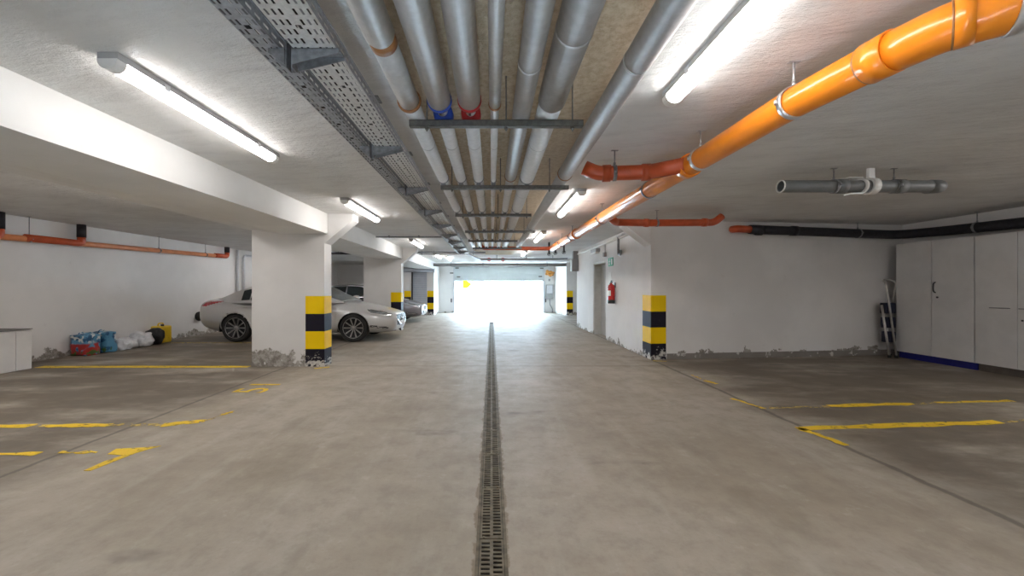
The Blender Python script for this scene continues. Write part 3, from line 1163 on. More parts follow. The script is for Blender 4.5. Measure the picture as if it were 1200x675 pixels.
build('orange_elbow', MB().tube(fillet([(4.46, wy(4.46) + 0.05, zc0 + 0.02), (4.47, wy(4.47) - 0.13, zc0 + 0.01), (4.80, wy(4.8) - 0.13, zc0)], 0.10, 8), 0.066, 20), 'rust_plastic', t)
pp = fillet([(4.72, wy(4.72) - 0.13, zc0 + 0.003), (5.4, wy(5.4) - 0.13, zc0 - 0.01), (7.72, wy(7.72) - 0.16, 2.31), (7.84, 6.7, 2.29), (7.84, 3.0, 2.19)], 0.25, 8)
build('lagging', MB().tube(pp, 0.082, 22), 'black_foam', t)
for x in (4.9, 5.6):
    build('joint', MB().ring((x, wy(x) - 0.13, zc0 - 0.012), (1, 0.1, -0.015), 0.092, 0.1, 0.012, 20), 'black_foam', t)
for (x, y, z) in ((6.9, wy(6.9) - 0.145, 2.33), (7.84, 6.2, 2.277), (7.84, 5.2, 2.25)):
    ax = (1, 0.1, 0) if x < 7.5 else (0, 1, 0)
    clamp_with_rod(t, (x, y, z), ax, 0.082, 'galvanised_dark')

# short grey pipe hung over the right bay
t = thing('grey_waste_pipe', 'short dark grey plastic pipe with a pale coupling hung under the right ceiling', 'pipe', (3.8, 3.95, 2.35))
gz, gy = 2.345, 3.95
mb = MB()
mb.tube([(2.98, gy, gz), (4.58, gy, gz)], 0.062, 28, caps=False)
mb.tube([(2.985, gy, gz), (4.57, gy, gz)], 0.054, 28, caps=False)
mb.lathe([(0.062, 0), (0.054, 0)], (2.98, gy, gz), (1, 0, 0), 28)
build('pipe_run', mb, 'grey_plastic', t)
build('rim', MB().ring((2.975, gy, gz), (1, 0, 0), 0.0635, 0.012, 0.009, 28), 'white_plastic', t)
build('elbow', MB().tube(fillet([(4.50, gy, gz), (4.62, gy, gz), (4.66, gy + 0.16, gz + 0.03)], 0.10, 8), 0.066, 24), 'grey_plastic', t)
for x in (3.58, 4.18):
    build('socket', MB().ring((x, gy, gz), (1, 0, 0), 0.072, 0.10, 0.012, 28), 'grey_plastic', t)
mb = MB().ring((3.80, gy, gz), (1, 0, 0), 0.078, 0.03, 0.018, 28).ring((3.90, gy, gz), (1, 0, 0), 0.084, 0.07, 0.022, 28)
mb.box((3.66, gy - 0.04, gz - 0.088), (3.78, gy + 0.04, gz - 0.076)).box((3.66, gy - 0.03, gz + 0.08), (3.80, gy + 0.03, gz + 0.09))
mb.box((3.87, gy - 0.015, gz + 0.08), (3.93, gy + 0.015, ZC))
build('coupling', mb, 'white_plastic', t)
for x in (3.52, 4.14):
    clamp_with_rod(t, (x, gy, gz), (1, 0, 0), 0.066, 'galvanised_dark')

# copper coloured waste pipe along the left wall
t = thing('wall_waste_pipe', 'copper coloured waste pipe along the top of the left wall', 'pipe', (-7.95, 8, 2.2))
wx = -7.97


def wz(y):
    return 2.16 + (y - 7.45) * 0.02


build('pipe_run', MB().tube([(wx, 3.5, wz(3.5)), (wx, 11.4, wz(11.4))], 0.052, 20), 'copper_plastic', t)
for y, ext in ((6.2, 0.0), (7.45, 0.9), (11.55, 0.5)):
    e = MB().tube(fillet([(wx + 0.015, y - max(ext, 0.12), wz(y) + 0.0), (wx + 0.015, y, wz(y) + 0.005), (wx + 0.015, y, wz(y) + 0.14)], 0.09, 6), 0.062, 20)
    build('elbow', e, 'rust_plastic', t)
    build('lagged_drop', MB().cyl((wx + 0.015, y, wz(y) + 0.12), (wx + 0.015, y, ZC), 0.068, 18), 'black_foam', t)
for y in (6.62, 9.2, 10.7):
    clamp_with_rod(t, (wx, y, wz(y)), (0, 1, 0), 0.052, 'galvanised_dark')

# steel conduits down the left wall beside the car
for k, (x, y, lab) in enumerate(((-8.03, 12.15, 'grey steel conduit down the left wall behind the silver car, nearer one'), (-8.03, 12.45, 'grey steel conduit down the left wall behind the silver car, farther one'))):
    mb = MB().tube(fillet([(x, y, 0.9), (x, y, 2.36), (x, y + 1.6, 2.38)], 0.12, 6) if k else [(x, y, 0.9), (x, y, ZC - 0.02)], 0.035, 12)
    tag(build('conduit', mb, 'galvanised'), lab, 'conduit')

# ------------------------------------------------------------------ smaller pipes and conduits across the ceiling
t = thing('ceiling_conduit', 'thin grey conduit across the ceiling between left beam and cable tray', 'conduit', (-1.7, 9.0, 2.49))
build('tube_run', MB().cyl((-2.71, 9.0, 2.495), (-0.9, 9.0, 2.495), 0.016, 10), 'galvanised_dark', t)
for x in (-2.4, -1.7, -1.1):
    build('saddle', MB().box((x - 0.012, 8.975, 2.475), (x + 0.012, 9.025, ZC)), 'galvanised_dark', t)
t = thing('ceiling_conduit', 'pair of thin grey conduits across the ceiling beyond the third left lamp', 'conduit', (-1.7, 12.6, 2.45))
build('tube_run', MB().cyl((-2.71, 12.6, 2.47), (-0.2, 12.6, 2.47), 0.022, 10), 'galvanised_dark', t)
build('tube_run', MB().cyl((-2.4, 12.75, 2.43), (-0.2, 12.75, 2.43), 0.022, 10), 'galvanised', t)
for x in (-2.3, -1.9, -0.6):
    build('hanger', MB().box((x - 0.015, 12.56, 2.40), (x + 0.015, 12.79, 2.415)).cyl((x, 12.67, 2.41), (x, 12.67, ZC), 0.008, 8), 'galvanised_dark', t)
t = thing('cross_duct', 'wide grey duct crossing the ceiling just before the garage door', 'duct', (0, 18.0, 2.4))
build('duct_run', MB().tube([(-2.75, 18.0, 2.39), (3.5, 18.0, 2.39)], 0.075, 18), 'box_grey', t)
for x in (-1.9, -0.4, 1.2, 2.6):
    build('strap', MB().ring((x, 18.0, 2.39), (1, 0, 0), 0.08, 0.04, 0.006, 18).cyl((x, 18.0, 2.465), (x, 18.0, ZC - 0.004), 0.01, 8), 'galvanised_dark', t)
t = thing('cross_pipe', 'dark pipe crossing the ceiling beyond the end of the pipe bundle', 'pipe', (0.5, 14.4, 2.35))
build('pipe_run', MB().tube(fillet([(-0.72, 10.3, 2.27), (-0.68, 11.0, 2.27), (-0.42, 14.2, 2.36), (1.2, 14.4, 2.38), (2.85, 14.4, 2.40)], 0.25, 6), 0.03, 12), 'galvanised_dark', t)
for x in (0.2, 1.3, 2.3):
    build('hanger', MB().cyl((x, 14.4, 2.37), (x, 14.4, ZC), 0.012, 8), 'galvanised_dark', t)
t = thing('cross_pipe', 'silver pipe crossing the ceiling beside the dark one, with two valves', 'pipe', (0.5, 15.2, 2.40))
build('pipe_run', MB().tube([(-0.45, 15.2, 2.43), (3.4, 15.2, 2.43)], 0.045, 14), 'insulation_light', t)
for x in (-0.1, 0.45):
    build('valve', MB().lathe([(0, -0.07), (0.05, -0.07), (0.07, 0), (0.05, 0.07), (0, 0.07)], (x, 15.2, 2.43), (1, 0, 0), 14).cyl((x, 15.2, 2.43), (x, 15.2, 2.33), 0.012, 8), 'band_red', t)
t = thing('ceiling_pipe', 'black pipe near the ceiling of the left bay, above the silver car', 'pipe', (-4.9, 12.4, 2.42))
build('pipe_run', MB().tube(fillet([(-7.9, 12.9, 2.44), (-5.4, 12.6, 2.44), (-4.3, 12.4, 2.42)], 0.1, 4), 0.04, 12), 'black_foam', t)
build('hanger', MB().cyl((-5.0, 12.53, 2.44), (-5.0, 12.53, ZC), 0.008, 8), 'galvanised_dark', t)

# ------------------------------------------------------------------ far end: sectional door, shutter, bits
t = thing('garage_door', 'pale sectional garage door, half raised over the bright exit', 'garage door', (0.385, 20.1, 0))
mb = MB()
for k in range(2):
    z0 = 1.69 + k * 0.37
    mb.box((OX0 - 0.05, 20.08 - 0.004 * k, z0), (OX1 + 0.05, 20.12, z0 + 0.385), 0.004)
build('door_panel', mb, 'garage_panel', t)
build('bottom_seal', MB().box((OX0 - 0.05, 20.085, 1.665), (OX1 + 0.05, 20.115, 1.69)), 'black_rubber', t)
for x in (OX0 - 0.04, OX1 + 0.04):
    mb = MB().box((x - 0.03, 20.06, 0), (x + 0.03, 20.075, 2.36)).box((x - 0.03, 20.06, 0), (x - 0.022, 20.17, 2.36)).box((x + 0.022, 20.06, 0), (x + 0.03, 20.17, 2.36))
    build('guide_track', mb, 'galvanised', t)
build('torsion_shaft', MB().cyl((OX0 - 0.15, 20.0, 2.44), (OX1 + 0.15, 20.0, 2.44), 0.03, 12).cyl((-0.9, 20.0, 2.44), (-0.1, 20.0, 2.44), 0.05, 14).cyl((0.8, 20.0, 2.44), (1.6, 20.0, 2.44), 0.05, 14), 'galvanised_dark', t)
for (x, z) in ((-1.80, 2.34), (-2.08, 2.08), (-1.72, 1.88), (2.62, 2.33), (2.55, 1.90)):
    build('hinge', MB().box((x - 0.09, 20.02, z - 0.03), (x + 0.09, 20.08, z + 0.03), 0.01), 'rail_steel', t)
for x in (-2.1, 2.83):
    build('safety_sensor', MB().box((x - 0.03, 20.03, 0.55), (x + 0.03, 20.1, 0.75), 0.008), 'car_trim', t)

t = thing('roller_shutter', 'blue grey roller shutter with round roller box, behind the parked cars', 'shutter', (-3.46, 18.35, 0))
mb = MB()
for k in range(20):
    mb.box((-3.83, 18.47, 0.01 + k * 0.105), (-3.10, 18.50, 0.107 + k * 0.105), 0.008)
build('curtain', mb, 'shutter_blue_grey', t)
build('roller_box', MB().cyl((-4.24, 18.28, 2.16), (-2.74, 18.28, 2.16), 0.105, 20), 'shutter_blue_grey', t)
for x in (-4.24, -2.74):
    build('end_plate', MB().cyl((x - 0.02, 18.28, 2.16), (x + 0.02, 18.28, 2.16), 0.125, 20), 'box_grey', t)
build('guide_rail', MB().box((-3.83, 18.36, 0), (-3.77, 18.399, 2.1)), 'cable_black', t)

t = thing('electrical_box', 'grey electrical box with duct above at the end of the right aisle wall', 'electrical box', (2.78, 12.8, 1.9))
build('housing', MB().box((2.66, 12.72, 1.86), (2.885, 13.0, 2.26), 0.015), 'box_grey', t)
build('duct', MB().box((2.72, 12.78, 2.26), (2.885, 12.96, ZC)), 'box_grey', t)
build('lid', MB().box((2.68, 12.708, 1.89), (2.87, 12.722, 2.23), 0.006), 'box_grey', t)
t = thing('ceiling_fitting', 'dark pipe clamps under the ceiling at the end of the orange pipe', 'pipe clamp', (1.7, 10.3, 2.4))
for k, x in enumerate((1.55, 1.72, 1.95)):
    build('clamp', MB().box((x - 0.02, 10.32, 2.2 + 0.02 * k), (x + 0.02, 10.36, ZC)).ring((x, 10.34, 2.22 + 0.02 * k), (0, 1, 0), 0.05, 0.03, 0.01, 14), 'cable_black', t)

t = thing('notice_sheet', 'white notice sheet right of the garage opening', 'notice', (3.02, 20.18, 1.6))
build('sheet', MB().box((2.92, 20.18, 1.50), (3.16, 20.199, 1.86)), 'paper_white', t)
build('print', MB().box((2.99, 20.176, 1.66), (3.09, 20.181, 1.78)), 'ink_grey', t)
t = thing('control_cabinet', 'grey door control box low on the wall right of the garage opening', 'control box', (3.0, 20.1, 1.0))
build('housing', MB().box((2.86, 20.1, 0.72), (3.22, 20.199, 1.48), 0.01), 'box_grey', t)
build('cover', MB().box((2.89, 20.09, 1.02), (3.19, 20.1, 1.44), 0.004), 'galvanised', t)
build('drop_cable', MB().tube(fillet([(3.06, 20.16, 0.72), (3.06, 20.16, 0.45), (3.2, 20.16, 0.2), (3.2, 20.16, 0.0)], 0.08, 4), 0.02, 8), 'galvanised_dark', t)
mb = MB()
rr = random.Random(3)
for k in range(14):
    c = Vector((3.02 + rr.uniform(-0.22, 0.22), 20.1 + rr.uniform(-0.02, 0.04), 2.05 + rr.uniform(-0.08, 0.12)))
    bmesh.ops.create_icosphere(mb.bm, subdivisions=2, radius=rr.uniform(0.06, 0.10), matrix=Matrix.Translation(c))
for v in mb.bm.verts:
    v.co += noise.noise_vector(v.co * 14) * 0.02
for f in mb.bm.faces:
    f.smooth = True
tag(build('foam_patch', mb, 'foam_orange'), 'lumpy orange foam patch above the notice by the garage opening', 'foam')

# ------------------------------------------------------------------ aisle wall fittings
t = thing('fire_extinguisher', 'red fire extinguisher hung on the white aisle wall right of the door', 'fire extinguisher', (2.79, 8.94, 0.9))
ex, ey, ez = 2.79, 8.94, 0.95
build('cylinder', MB().lathe([(0, 0.05), (0.078, 0.05), (0.08, 0.07), (0.08, 0.36), (0.07, 0.41), (0.035, 0.44), (0.022, 0.45), (0.022, 0.47), (0, 0.47)], (ex, ey, ez), (0, 0, 1), 28), 'fire_red', t)
build('foot', MB().lathe([(0, -0.01), (0.075, -0.01), (0.083, 0.0), (0.083, 0.075), (0, 0.075)], (ex, ey, ez), (0, 0, 1), 28), 'car_trim', t)
build('valve', MB().box((ex - 0.015, ey - 0.05, ez + 0.47), (ex + 0.015, ey + 0.03, ez + 0.50), 0.004).box((ex - 0.012, ey - 0.10, ez + 0.51), (ex + 0.012, ey + 0.02, ez + 0.522)).cyl((ex, ey, ez + 0.45), (ex, ey, ez + 0.53), 0.014, 10), 'car_trim', t)
build('hose', MB().tube(fillet([(ex, ey + 0.02, ez + 0.48), (ex, ey + 0.11, ez + 0.46), (ex, ey + 0.10, ez + 0.2), (ex, ey + 0.09, ez + 0.1)], 0.05, 6), 0.011, 10), 'car_trim', t)
mb = MB()
rows = []
for k in range(9):
    a = PI + (-0.75 + 1.5 * k / 8) + 0.35
    rows.append([(ex + 0.0812 * math.cos(a), ey + 0.0812 * math.sin(a), z) for z in (ez + 0.17, ez + 0.29)])
mb.grid(rows)
build('instruction_label', mb, 'paper_white', t)
build('wall_hook', MB().box((ex + 0.07, ey - 0.02, ez + 0.36), (2.889, ey + 0.02, ez + 0.48)), 'galvanised_dark', t)

t = thing('exit_sign', 'small green emergency exit sign on the aisle wall above the extinguisher', 'sign', (2.88, 9.31, 1.9))
build('plate', MB().box((2.876, 9.11, 1.83), (2.889, 9.47, 2.03)), 'sign_green', t)
mb = MB()
X = 2.872
for a, b2, w in (((9.36, 1.97), (9.30, 1.93), 0.02), ((9.33, 1.96), (9.37, 1.90), 0.025), ((9.37, 1.90), (9.42, 1.86), 0.018), ((9.36, 1.90), (9.33, 1.855), 0.018), ((9.35, 1.95), (9.41, 1.94), 0.014)):
    dx, dz = b2[0] - a[0], b2[1] - a[1]
    L = math.hypot(dx, dz)
    nx, nz = -dz / L * w / 2, dx / L * w / 2
    mb.prism([(a[0] + nx, a[1] + nz), (b2[0] + nx, b2[1] + nz), (b2[0] - nx, b2[1] - nz), (a[0] - nx, a[1] - nz)], 'x', X, X + 0.005)
mb.cyl((X, 9.345, 1.995), (X + 0.005, 9.345, 1.995), 0.014, 12)
mb.prism([(9.14, 1.86), (9.14, 2.0), (9.23, 2.0), (9.23, 1.86)], 'x', X, X + 0.005)
build('running_figure', mb, 'paper_white', t)
t = thing('notice_sheet', 'white notice sheet on the aisle wall between door and extinguisher', 'notice', (2.88, 9.35, 1.45))
build('sheet', MB().box((2.883, 9.25, 1.30), (2.889, 9.46, 1.68)), 'paper_white', t)
t = thing('emergency_light', 'small dark emergency light fitting high on the aisle wall over the door', 'lamp', (2.84, 10.5, 2.2))
build('housing', MB().box((2.77, 10.2, 2.27), (2.889, 10.75, 2.36), 0.012), 'box_grey', t)
build('lens', MB().box((2.76, 10.22, 2.225), (2.86, 10.73, 2.27), 0.008), 'white_plastic', t)
t = thing('wall_conduit', 'pale conduit running along the top of the right aisle wall', 'conduit', (2.86, 9, 2.4))
build('tube_run', MB().tube([(2.855, 7.35, 2.42), (2.855, 12.7, 2.42)], 0.025, 12), 'white_plastic', t)
build('drop', MB().tube([(2.865, 9.7, 2.42), (2.865, 9.7, 2.16)], 0.016, 10), 'galvanised', t)
build('junction_box', MB().box((2.83, 9.63, 2.09), (2.889, 9.77, 2.2), 0.01), 'box_grey', t)
t = thing('pipe_loop', 'dark U-shaped pipe stub hanging high on the aisle wall near the corner', 'pipe', (2.84, 8.5, 2.1))
build('stub', MB().tube(fillet([(2.84, 8.60, 2.47), (2.84, 8.60, 2.05), (2.84, 8.44, 2.03), (2.84, 8.44, 2.14)], 0.06, 6), 0.026, 12), 'galvanised_dark', t)
build('bracket', MB().box((2.80, 8.30, 2.44), (2.889, 8.65, 2.47)), 'galvanised', t)

# ------------------------------------------------------------------ white cupboards on the right
FX = 7.62


def cupboard(label, y0, y1, plinth, handle):
    t = thing('cupboard', label, 'cupboard', ((FX + 8.0) / 2, (y0 + y1) / 2, 0))
    zb, zt = 0.115, 2.12
    mb = MB().box((FX + 0.022, y0, zb), (8.005, y1, zt))
    build('body', mb, 'laminate_white', t)
    build('plinth', MB().box((FX + 0.06, y0 + 0.005, 0.0), (8.0, y1 - 0.005, zb)), plinth, t)
    ym = (y0 + y1) / 2
    for a, b2 in ((y0 + 0.003, ym - 0.003), (ym + 0.003, y1 - 0.003)):
        dr = build('door', MB().box((FX, a, zb + 0.004), (FX + 0.019, b2, zt - 0.004), 0.002), 'laminate_white', t)
        near = a < ym - 0.1      # door nearer the viewer
        if handle == 'curved' and near:
            y = b2 - 0.055
            mb = MB().tube(fillet([(FX, y, 1.40), (FX - 0.035, y, 1.38), (FX - 0.04, y, 1.31), (FX - 0.035, y, 1.24), (FX, y, 1.22)], 0.03, 5), 0.010, 10)
            build('handle', mb, 'handle_dark', dr)
            build('lock', MB().cyl((FX - 0.008, y - 0.03, 1.14), (FX, y - 0.03, 1.14), 0.016, 14), 'handle_dark', dr)
        if handle == 'bar':
            ya, yb = (b2 - 0.19, b2 - 0.03) if near else (a + 0.06, a + 0.29)
            mb = MB().cyl((FX - 0.03, ya, 1.0), (FX - 0.03, yb, 1.0), 0.007, 10).cyl((FX - 0.03, ya + 0.02, 1.0), (FX, ya + 0.02, 1.0), 0.006, 8).cyl((FX - 0.03, yb - 0.02, 1.0), (FX, yb - 0.02, 1.0), 0.006, 8)
            build('handle', mb, 'handle_steel', dr)
            if near:
                build('lock', MB().cyl((FX - 0.006, b2 - 0.05, 0.83), (FX, b2 - 0.05, 0.83), 0.013, 12), 'handle_dark', dr)
    return t


cupboard('tall white double-door cupboard on a blue plinth beside the ladder', 6.065, 7.235, 'plinth_blue', 'curved')
cupboard('tall white cupboard with bar handles at the right edge of the photo', 5.07, 6.055, 'plinth_brown', 'bar')

# folded step ladder between wall and cupboard
t = thing('step_ladder', 'folded aluminium step ladder standing between wall and white cupboard', 'ladder', (7.4, 7.25, 0))
for k, (y, dz, rr_, x0, lean) in enumerate(((7.26, 1.40, 0.020, 7.50, -0.10), (7.34, 1.40, 0.020, 7.60, -0.10))):
    pass
# front frame with hoop
mb = MB().tube(fillet([(7.53, 7.14, 0.02), (7.40, 7.20, 1.38), (7.44, 7.30, 1.46), (7.60, 7.32, 1.46), (7.66, 7.26, 1.40), (7.60, 7.30, 0.9)], 0.07, 6), 0.017, 12)
build('hoop_frame', mb, 'ladder_alu', t)
mb = MB().tube([(7.42, 7.16, 0.02), (7.335, 7.22, 0.98)], 0.019, 12)
build('rear_leg', mb, 'ladder_alu', t)
mb = MB().tube([(7.56, 7.29, 0.02), (7.50, 7.30, 0.98)], 0.019, 12)
build('rear_leg', mb, 'ladder_alu', t)
for z in (0.28, 0.55, 0.82):
    mb = MB().box((7.43 - z * 0.05, 7.20, z), (7.585, 7.31, z + 0.20), 0.008)
    build('step', mb, 'ladder_blue', t)
for (x, y) in ((7.53, 7.14), (7.42, 7.16), (7.56, 7.29)):
    build('foot', MB().cyl((x, y, 0.0), (x, y, 0.05), 0.026, 12), 'car_trim', t)

# ------------------------------------------------------------------ left wall things
t = thing('low_cabinet', 'low white cabinet against the left wall at the photo edge', 'cabinet', (-7.75, 5.4, 0))
build('body', MB().box((-8.09, 4.3, 0.0), (-7.42, 6.18, 0.64)), 'laminate_white', t)
build('top', MB().box((-8.09, 4.29, 0.64), (-7.395, 6.19, 0.65)), 'laminate_edge', t)
build('door', MB().box((-7.42, 5.98, 0.01), (-7.40, 6.18, 0.625), 0.002), 'laminate_white', t)
build('door', MB().box((-7.42, 4.32, 0.01), (-7.40, 5.972, 0.625), 0.002), 'laminate_white', t)

# shopping bag: puffed box with handles


def puffy(lo, hi, amp, seed, n=10, pw=0.35, freq=5.0):
    """a soft bag-like block: rounded box, creased by noise"""
    mb = MB()
    c = (Vector(lo) + Vector(hi)) / 2
    h = (Vector(hi) - Vector(lo)) / 2
    bmesh.ops.create_cube(mb.bm, size=2)
    bmesh.ops.subdivide_edges(mb.bm, edges=mb.bm.edges[:], cuts=n, use_grid_fill=True)
    for v in mb.bm.verts:
        p = v.co.copy()
        q = p.normalized()
        m = p * (1 - pw) + q * pw * 1.25
        w = Vector((m.x * h.x, m.y * h.y, m.z * h.z)) + c
        w += noise.noise_vector((w + Vector((seed, seed, 0))) * freq) * amp
        w.z = max(w.z, lo[2] + 0.002)
        v.co = w
    for f in mb.bm.faces:
        f.smooth = True
    return mb


t = thing('shopping_bag', 'blue and red printed shopping bag on the floor by the left wall', 'bag', (-7.85, 7.5, 0))
build('bag_body', puffy((-8.03, 7.30, 0), (-7.70, 7.58, 0.40), 0.035, 2), 'bag_print', t)
for x in (-7.95, -7.78):
    build('handle', MB().tube(fillet([(x, 7.38, 0.36), (x, 7.40, 0.44), (x, 7.48, 0.44), (x, 7.50, 0.36)], 0.04, 4), 0.009, 8), 'bag_print', t)
t = thing('shopping_bag', 'blue printed shopping bag, right of the red printed one', 'bag', (-7.85, 7.75, 0))
build('bag_body', puffy((-8.03, 7.645, 0), (-7.68, 7.88, 0.42), 0.03, 9), 'bag_print', t)
build('handle', MB().tube(fillet([(-7.85, 7.66, 0.38), (-7.85, 7.68, 0.46), (-7.85, 7.78, 0.46), (-7.85, 7.80, 0.38)], 0.04, 4), 0.009, 8), 'bag_print', t)
tag(build('plastic_bag', puffy((-7.98, 7.96, 0), (-7.62, 8.30, 0.22), 0.05, 14, 14, 0.75, 10), 'bag_white'), 'crumpled white plastic bag lying next to the shopping bags', 'bag')
tag(build('plastic_bag', puffy((-7.98, 8.42, 0.0), (-7.60, 8.68, 0.30), 0.045, 23, 14, 0.75, 9), 'bag_white'), 'bulging white plastic bag in front of the black one by the left wall', 'bag')
tag(build('rubbish_bag', puffy((-7.98, 8.80, 0), (-7.62, 8.97, 0.34), 0.04, 31, 14, 0.75, 9), 'car_trim'), 'small black bag between white bags and yellow canister', 'bag')
t = thing('canister', 'yellow plastic canister standing on the floor by the left wall', 'canister', (-7.88, 9.15, 0))
build('body', MB().box((-8.03, 9.03, 0.0), (-7.75, 9.32, 0.40), 0.03), 'canister_yellow', t)
build('grip', MB().tube(fillet([(-7.89, 9.08, 0.39), (-7.89, 9.09, 0.46), (-7.89, 9.22, 0.46), (-7.89, 9.23, 0.39)], 0.03, 4), 0.016, 8), 'canister_yellow', t)
build('cap', MB().cyl((-7.80, 9.10, 0.39), (-7.80, 9.10, 0.44), 0.032, 14), 'car_trim', t)
t = thing('wall_buffer', 'black round rubber buffer on the left wall behind the silver car', 'buffer', (-8.05, 10.6, 0.5))
build('pad', MB().lathe([(0, 0), (0.12, 0), (0.13, 0.03), (0.11, 0.09), (0.05, 0.11), (0, 0.11)], (-8.099, 10.6, 0.52), (1, 0, 0), 24), 'black_rubber', t)

# ------------------------------------------------------------------ cars
LC = 4.87
S_F, S_R = 0.97, 3.80
zt_ = smooth_prof([(0, .60), (.03, .655), (.12, .70), (.35, .765), (.7, .85), (1.1, .93), (1.45, .985), (2.5, .985), (3.6, 1.0), (4.2, 1.05), (4.6, 1.045), (4.75, 1.02), (4.81, .96), (4.87, .80)])
zb_ = smooth_prof([(0, .34), (.05, .25), (.2, .20), (.5, .18), (2.4, .17), (4.3, .20), (4.7, .29), (4.87, .46)])
w_ = smooth_prof([(0, .40), (.03, .56), (.10, .69), (.25, .78), (.5, .85), (.9, .905), (1.5, .92), (3.6, .92), (4.2, .895), (4.6, .82), (4.77, .73), (4.84, .60), (4.87, .46)])
zr_ = smooth_prof([(1.28, .97), (1.65, 1.12), (2.05, 1.335), (2.35, 1.42), (2.75, 1.45), (3.2, 1.43), (3.6, 1.345), (3.95, 1.215), (4.25, 1.095), (4.42, 1.04)])
ws_ = smooth_prof([(1.28, .66), (1.45, .78), (1.75, .845), (2.3, .86), (3.3, .855), (3.9, .80), (4.42, .62)])


def make_car(label, paint_mat, loc, rz):
    t = thing('car', label, 'car', loc, rz)
    cx = LC / 2
    parts = {}
    HL = [(.70, .785), (.58, .705), (.16, .615), (.10, .65), (.30, .715)]
    TL = [(4.15, .985), (4.60, 1.005), (4.83, .95), (4.80, .86), (4.55, .865)]
    FOG = [(.16, .345), (.56, .395), (.58, .36), (.30, .315), (.16, .315)]
    NS, NT = 230, 46
    st = [0.0]
    # finer stations at both ends
    ss = [LC * 0.5 * (1 - math.cos(PI * k / NS)) for k in range(NS + 1)]
    rows = []
    for s in ss:
        w, z0, z1 = w_(s), zb_(s), zt_(s)
        zm, hh = (z0 + z1) / 2, (z1 - z0) / 2
        row = []
        for k in range(NT + 1):
            th = -PI / 2 + PI * k / NT
            c, sn = math.cos(th), math.sin(th)
            n = 3.0 if sn > 0 else 5.0
            y = w * abs(c) ** (2 / n)
            z = zm + hh * math.copysign(abs(sn) ** (2 / 3.4), sn)
            # shoulder crease and sill tuck
            f = (z - z0) / max(hh * 2, 1e-6)
            y *= 1 - 0.035 * max(0, 0.35 - f) / 0.35
            if s > 0.7 and s < 4.5:
                y += 0.012 * math.exp(-((z - 0.80 - 0.03 * (s - 2.4)) / 0.05) ** 2) * (1 if abs(y) > 0.6 else 0)
                y -= 0.02 * math.exp(-((z - 0.55) / 0.12) ** 2) * (1 if 1.4 < s < 3.4 and abs(y) > 0.6 else 0)
            row.append((cx - s, y, z))
        rows.append(row)

    def put(which, quad, sgn, sub=0):
        key = (which, sub * 2 + (sgn < 0)) if which in ('head_light', 'tail_light', 'lower_intake', 'side_window') else (which, 0)
        m = parts.setdefault(key, MB())
        m.quad([(p[0], p[1] * sgn, p[2]) for p in quad], True)
    for i in range(NS):
        for k in range(NT):
            q = [rows[i][k], rows[i][k + 1], rows[i + 1][k + 1], rows[i + 1][k]]
            s = cx - sum(p[0] for p in q) / 4
            y = sum(p[1] for p in q) / 4
            z = sum(p[2] for p in q) / 4
            if y > 0.52 and (math.hypot(s - S_F, z - 0.335) < 0.375 or math.hypot(s - S_R, z - 0.335) < 0.375):
                continue
            which = 'body'
            if y > 0.30 and in_poly(s, z, HL):
                which = 'head_light'
            elif y > 0.35 and in_poly(s, z, TL):
                which = 'tail_light'
            elif y > 0.45 and in_poly(s, z, FOG):
                which = 'lower_intake'
            elif s < 0.10 and y < 0.46 and 0.37 < z < 0.63:
                which = 'grille'
            for sg in (1, -1):
                put(which, q, sg)
    for row, wh in ((rows[0], 'grille'), (rows[-1], 'body')):
        pm = parts.setdefault((wh, 0), MB())
        pm.face([pm.bm.verts.new(p) for p in row] + [pm.bm.verts.new((p[0], -p[1], p[2])) for p in row[::-1]])
    # greenhouse
    NG, NA, NB = 120, 14, 16
    g = []
    s0, s1 = 1.28, 4.42
    for i in range(NG + 1):
        s = s0 + (s1 - s0) * i / NG
        zr = zr_(s)
        base = 0.93
        hs = (zr - base)
        row = []
        zc_ = base + hs * 0.86

        def ys(z):
            return ws_(s) - 0.25 * (z - 0.95) / 0.5 * (1.0 if z > 0.95 else 0)
        for k in range(NA + 1):
            z = base + (zc_ - base) * k / NA
            row.append((cx - s, ys(z), z))
        yc = ys(zc_)
        for k in range(1, NB + 1):
            a = PI / 2 * k / NB
            row.append((cx - s, yc * math.cos(a) ** 0.62, zc_ + (zr - zc_) * math.sin(a) ** 0.75))
        g.append(row)
    for i in range(NG):
        s = s0 + (s1 - s0) * (i + 0.5) / NG
        for k in range(NA + NB):
            q = [g[i][k], g[i][k + 1], g[i + 1][k + 1], g[i + 1][k]]
            z = sum(p[2] for p in q) / 4
            y = sum(p[1] for p in q) / 4
            which = 'body'
            if k < NA:
                if z > 1.0 and z < zr_(s) - 0.075 and (1.78 < s < 2.80 or 2.84 < s < 3.48 or 3.50 < s < 3.72):
                    which = 'side_window'
            elif k >= NA + 4:
                if 1.34 < s < 2.16:
                    which = 'windscreen'
                elif 3.52 < s < 4.30:
                    which = 'rear_window'
            for sg in (1, -1):
                put(which, q, sg, 0 if s < 2.82 else 1 if s < 3.49 else 2)
    matn = {'body': paint_mat, 'head_light': 'head_lamp', 'tail_light': 'tail_lamp', 'grille': 'car_trim', 'lower_intake': 'car_trim',
            'side_window': 'car_glass', 'windscreen': 'car_glass', 'rear_window': 'car_glass'}
    ob = {}
    for (k, i), m in sorted(parts.items()):
        bmesh.ops.remove_doubles(m.bm, verts=m.bm.verts[:], dist=0.0005)
        build(k, m, matn[k], t, local=True)
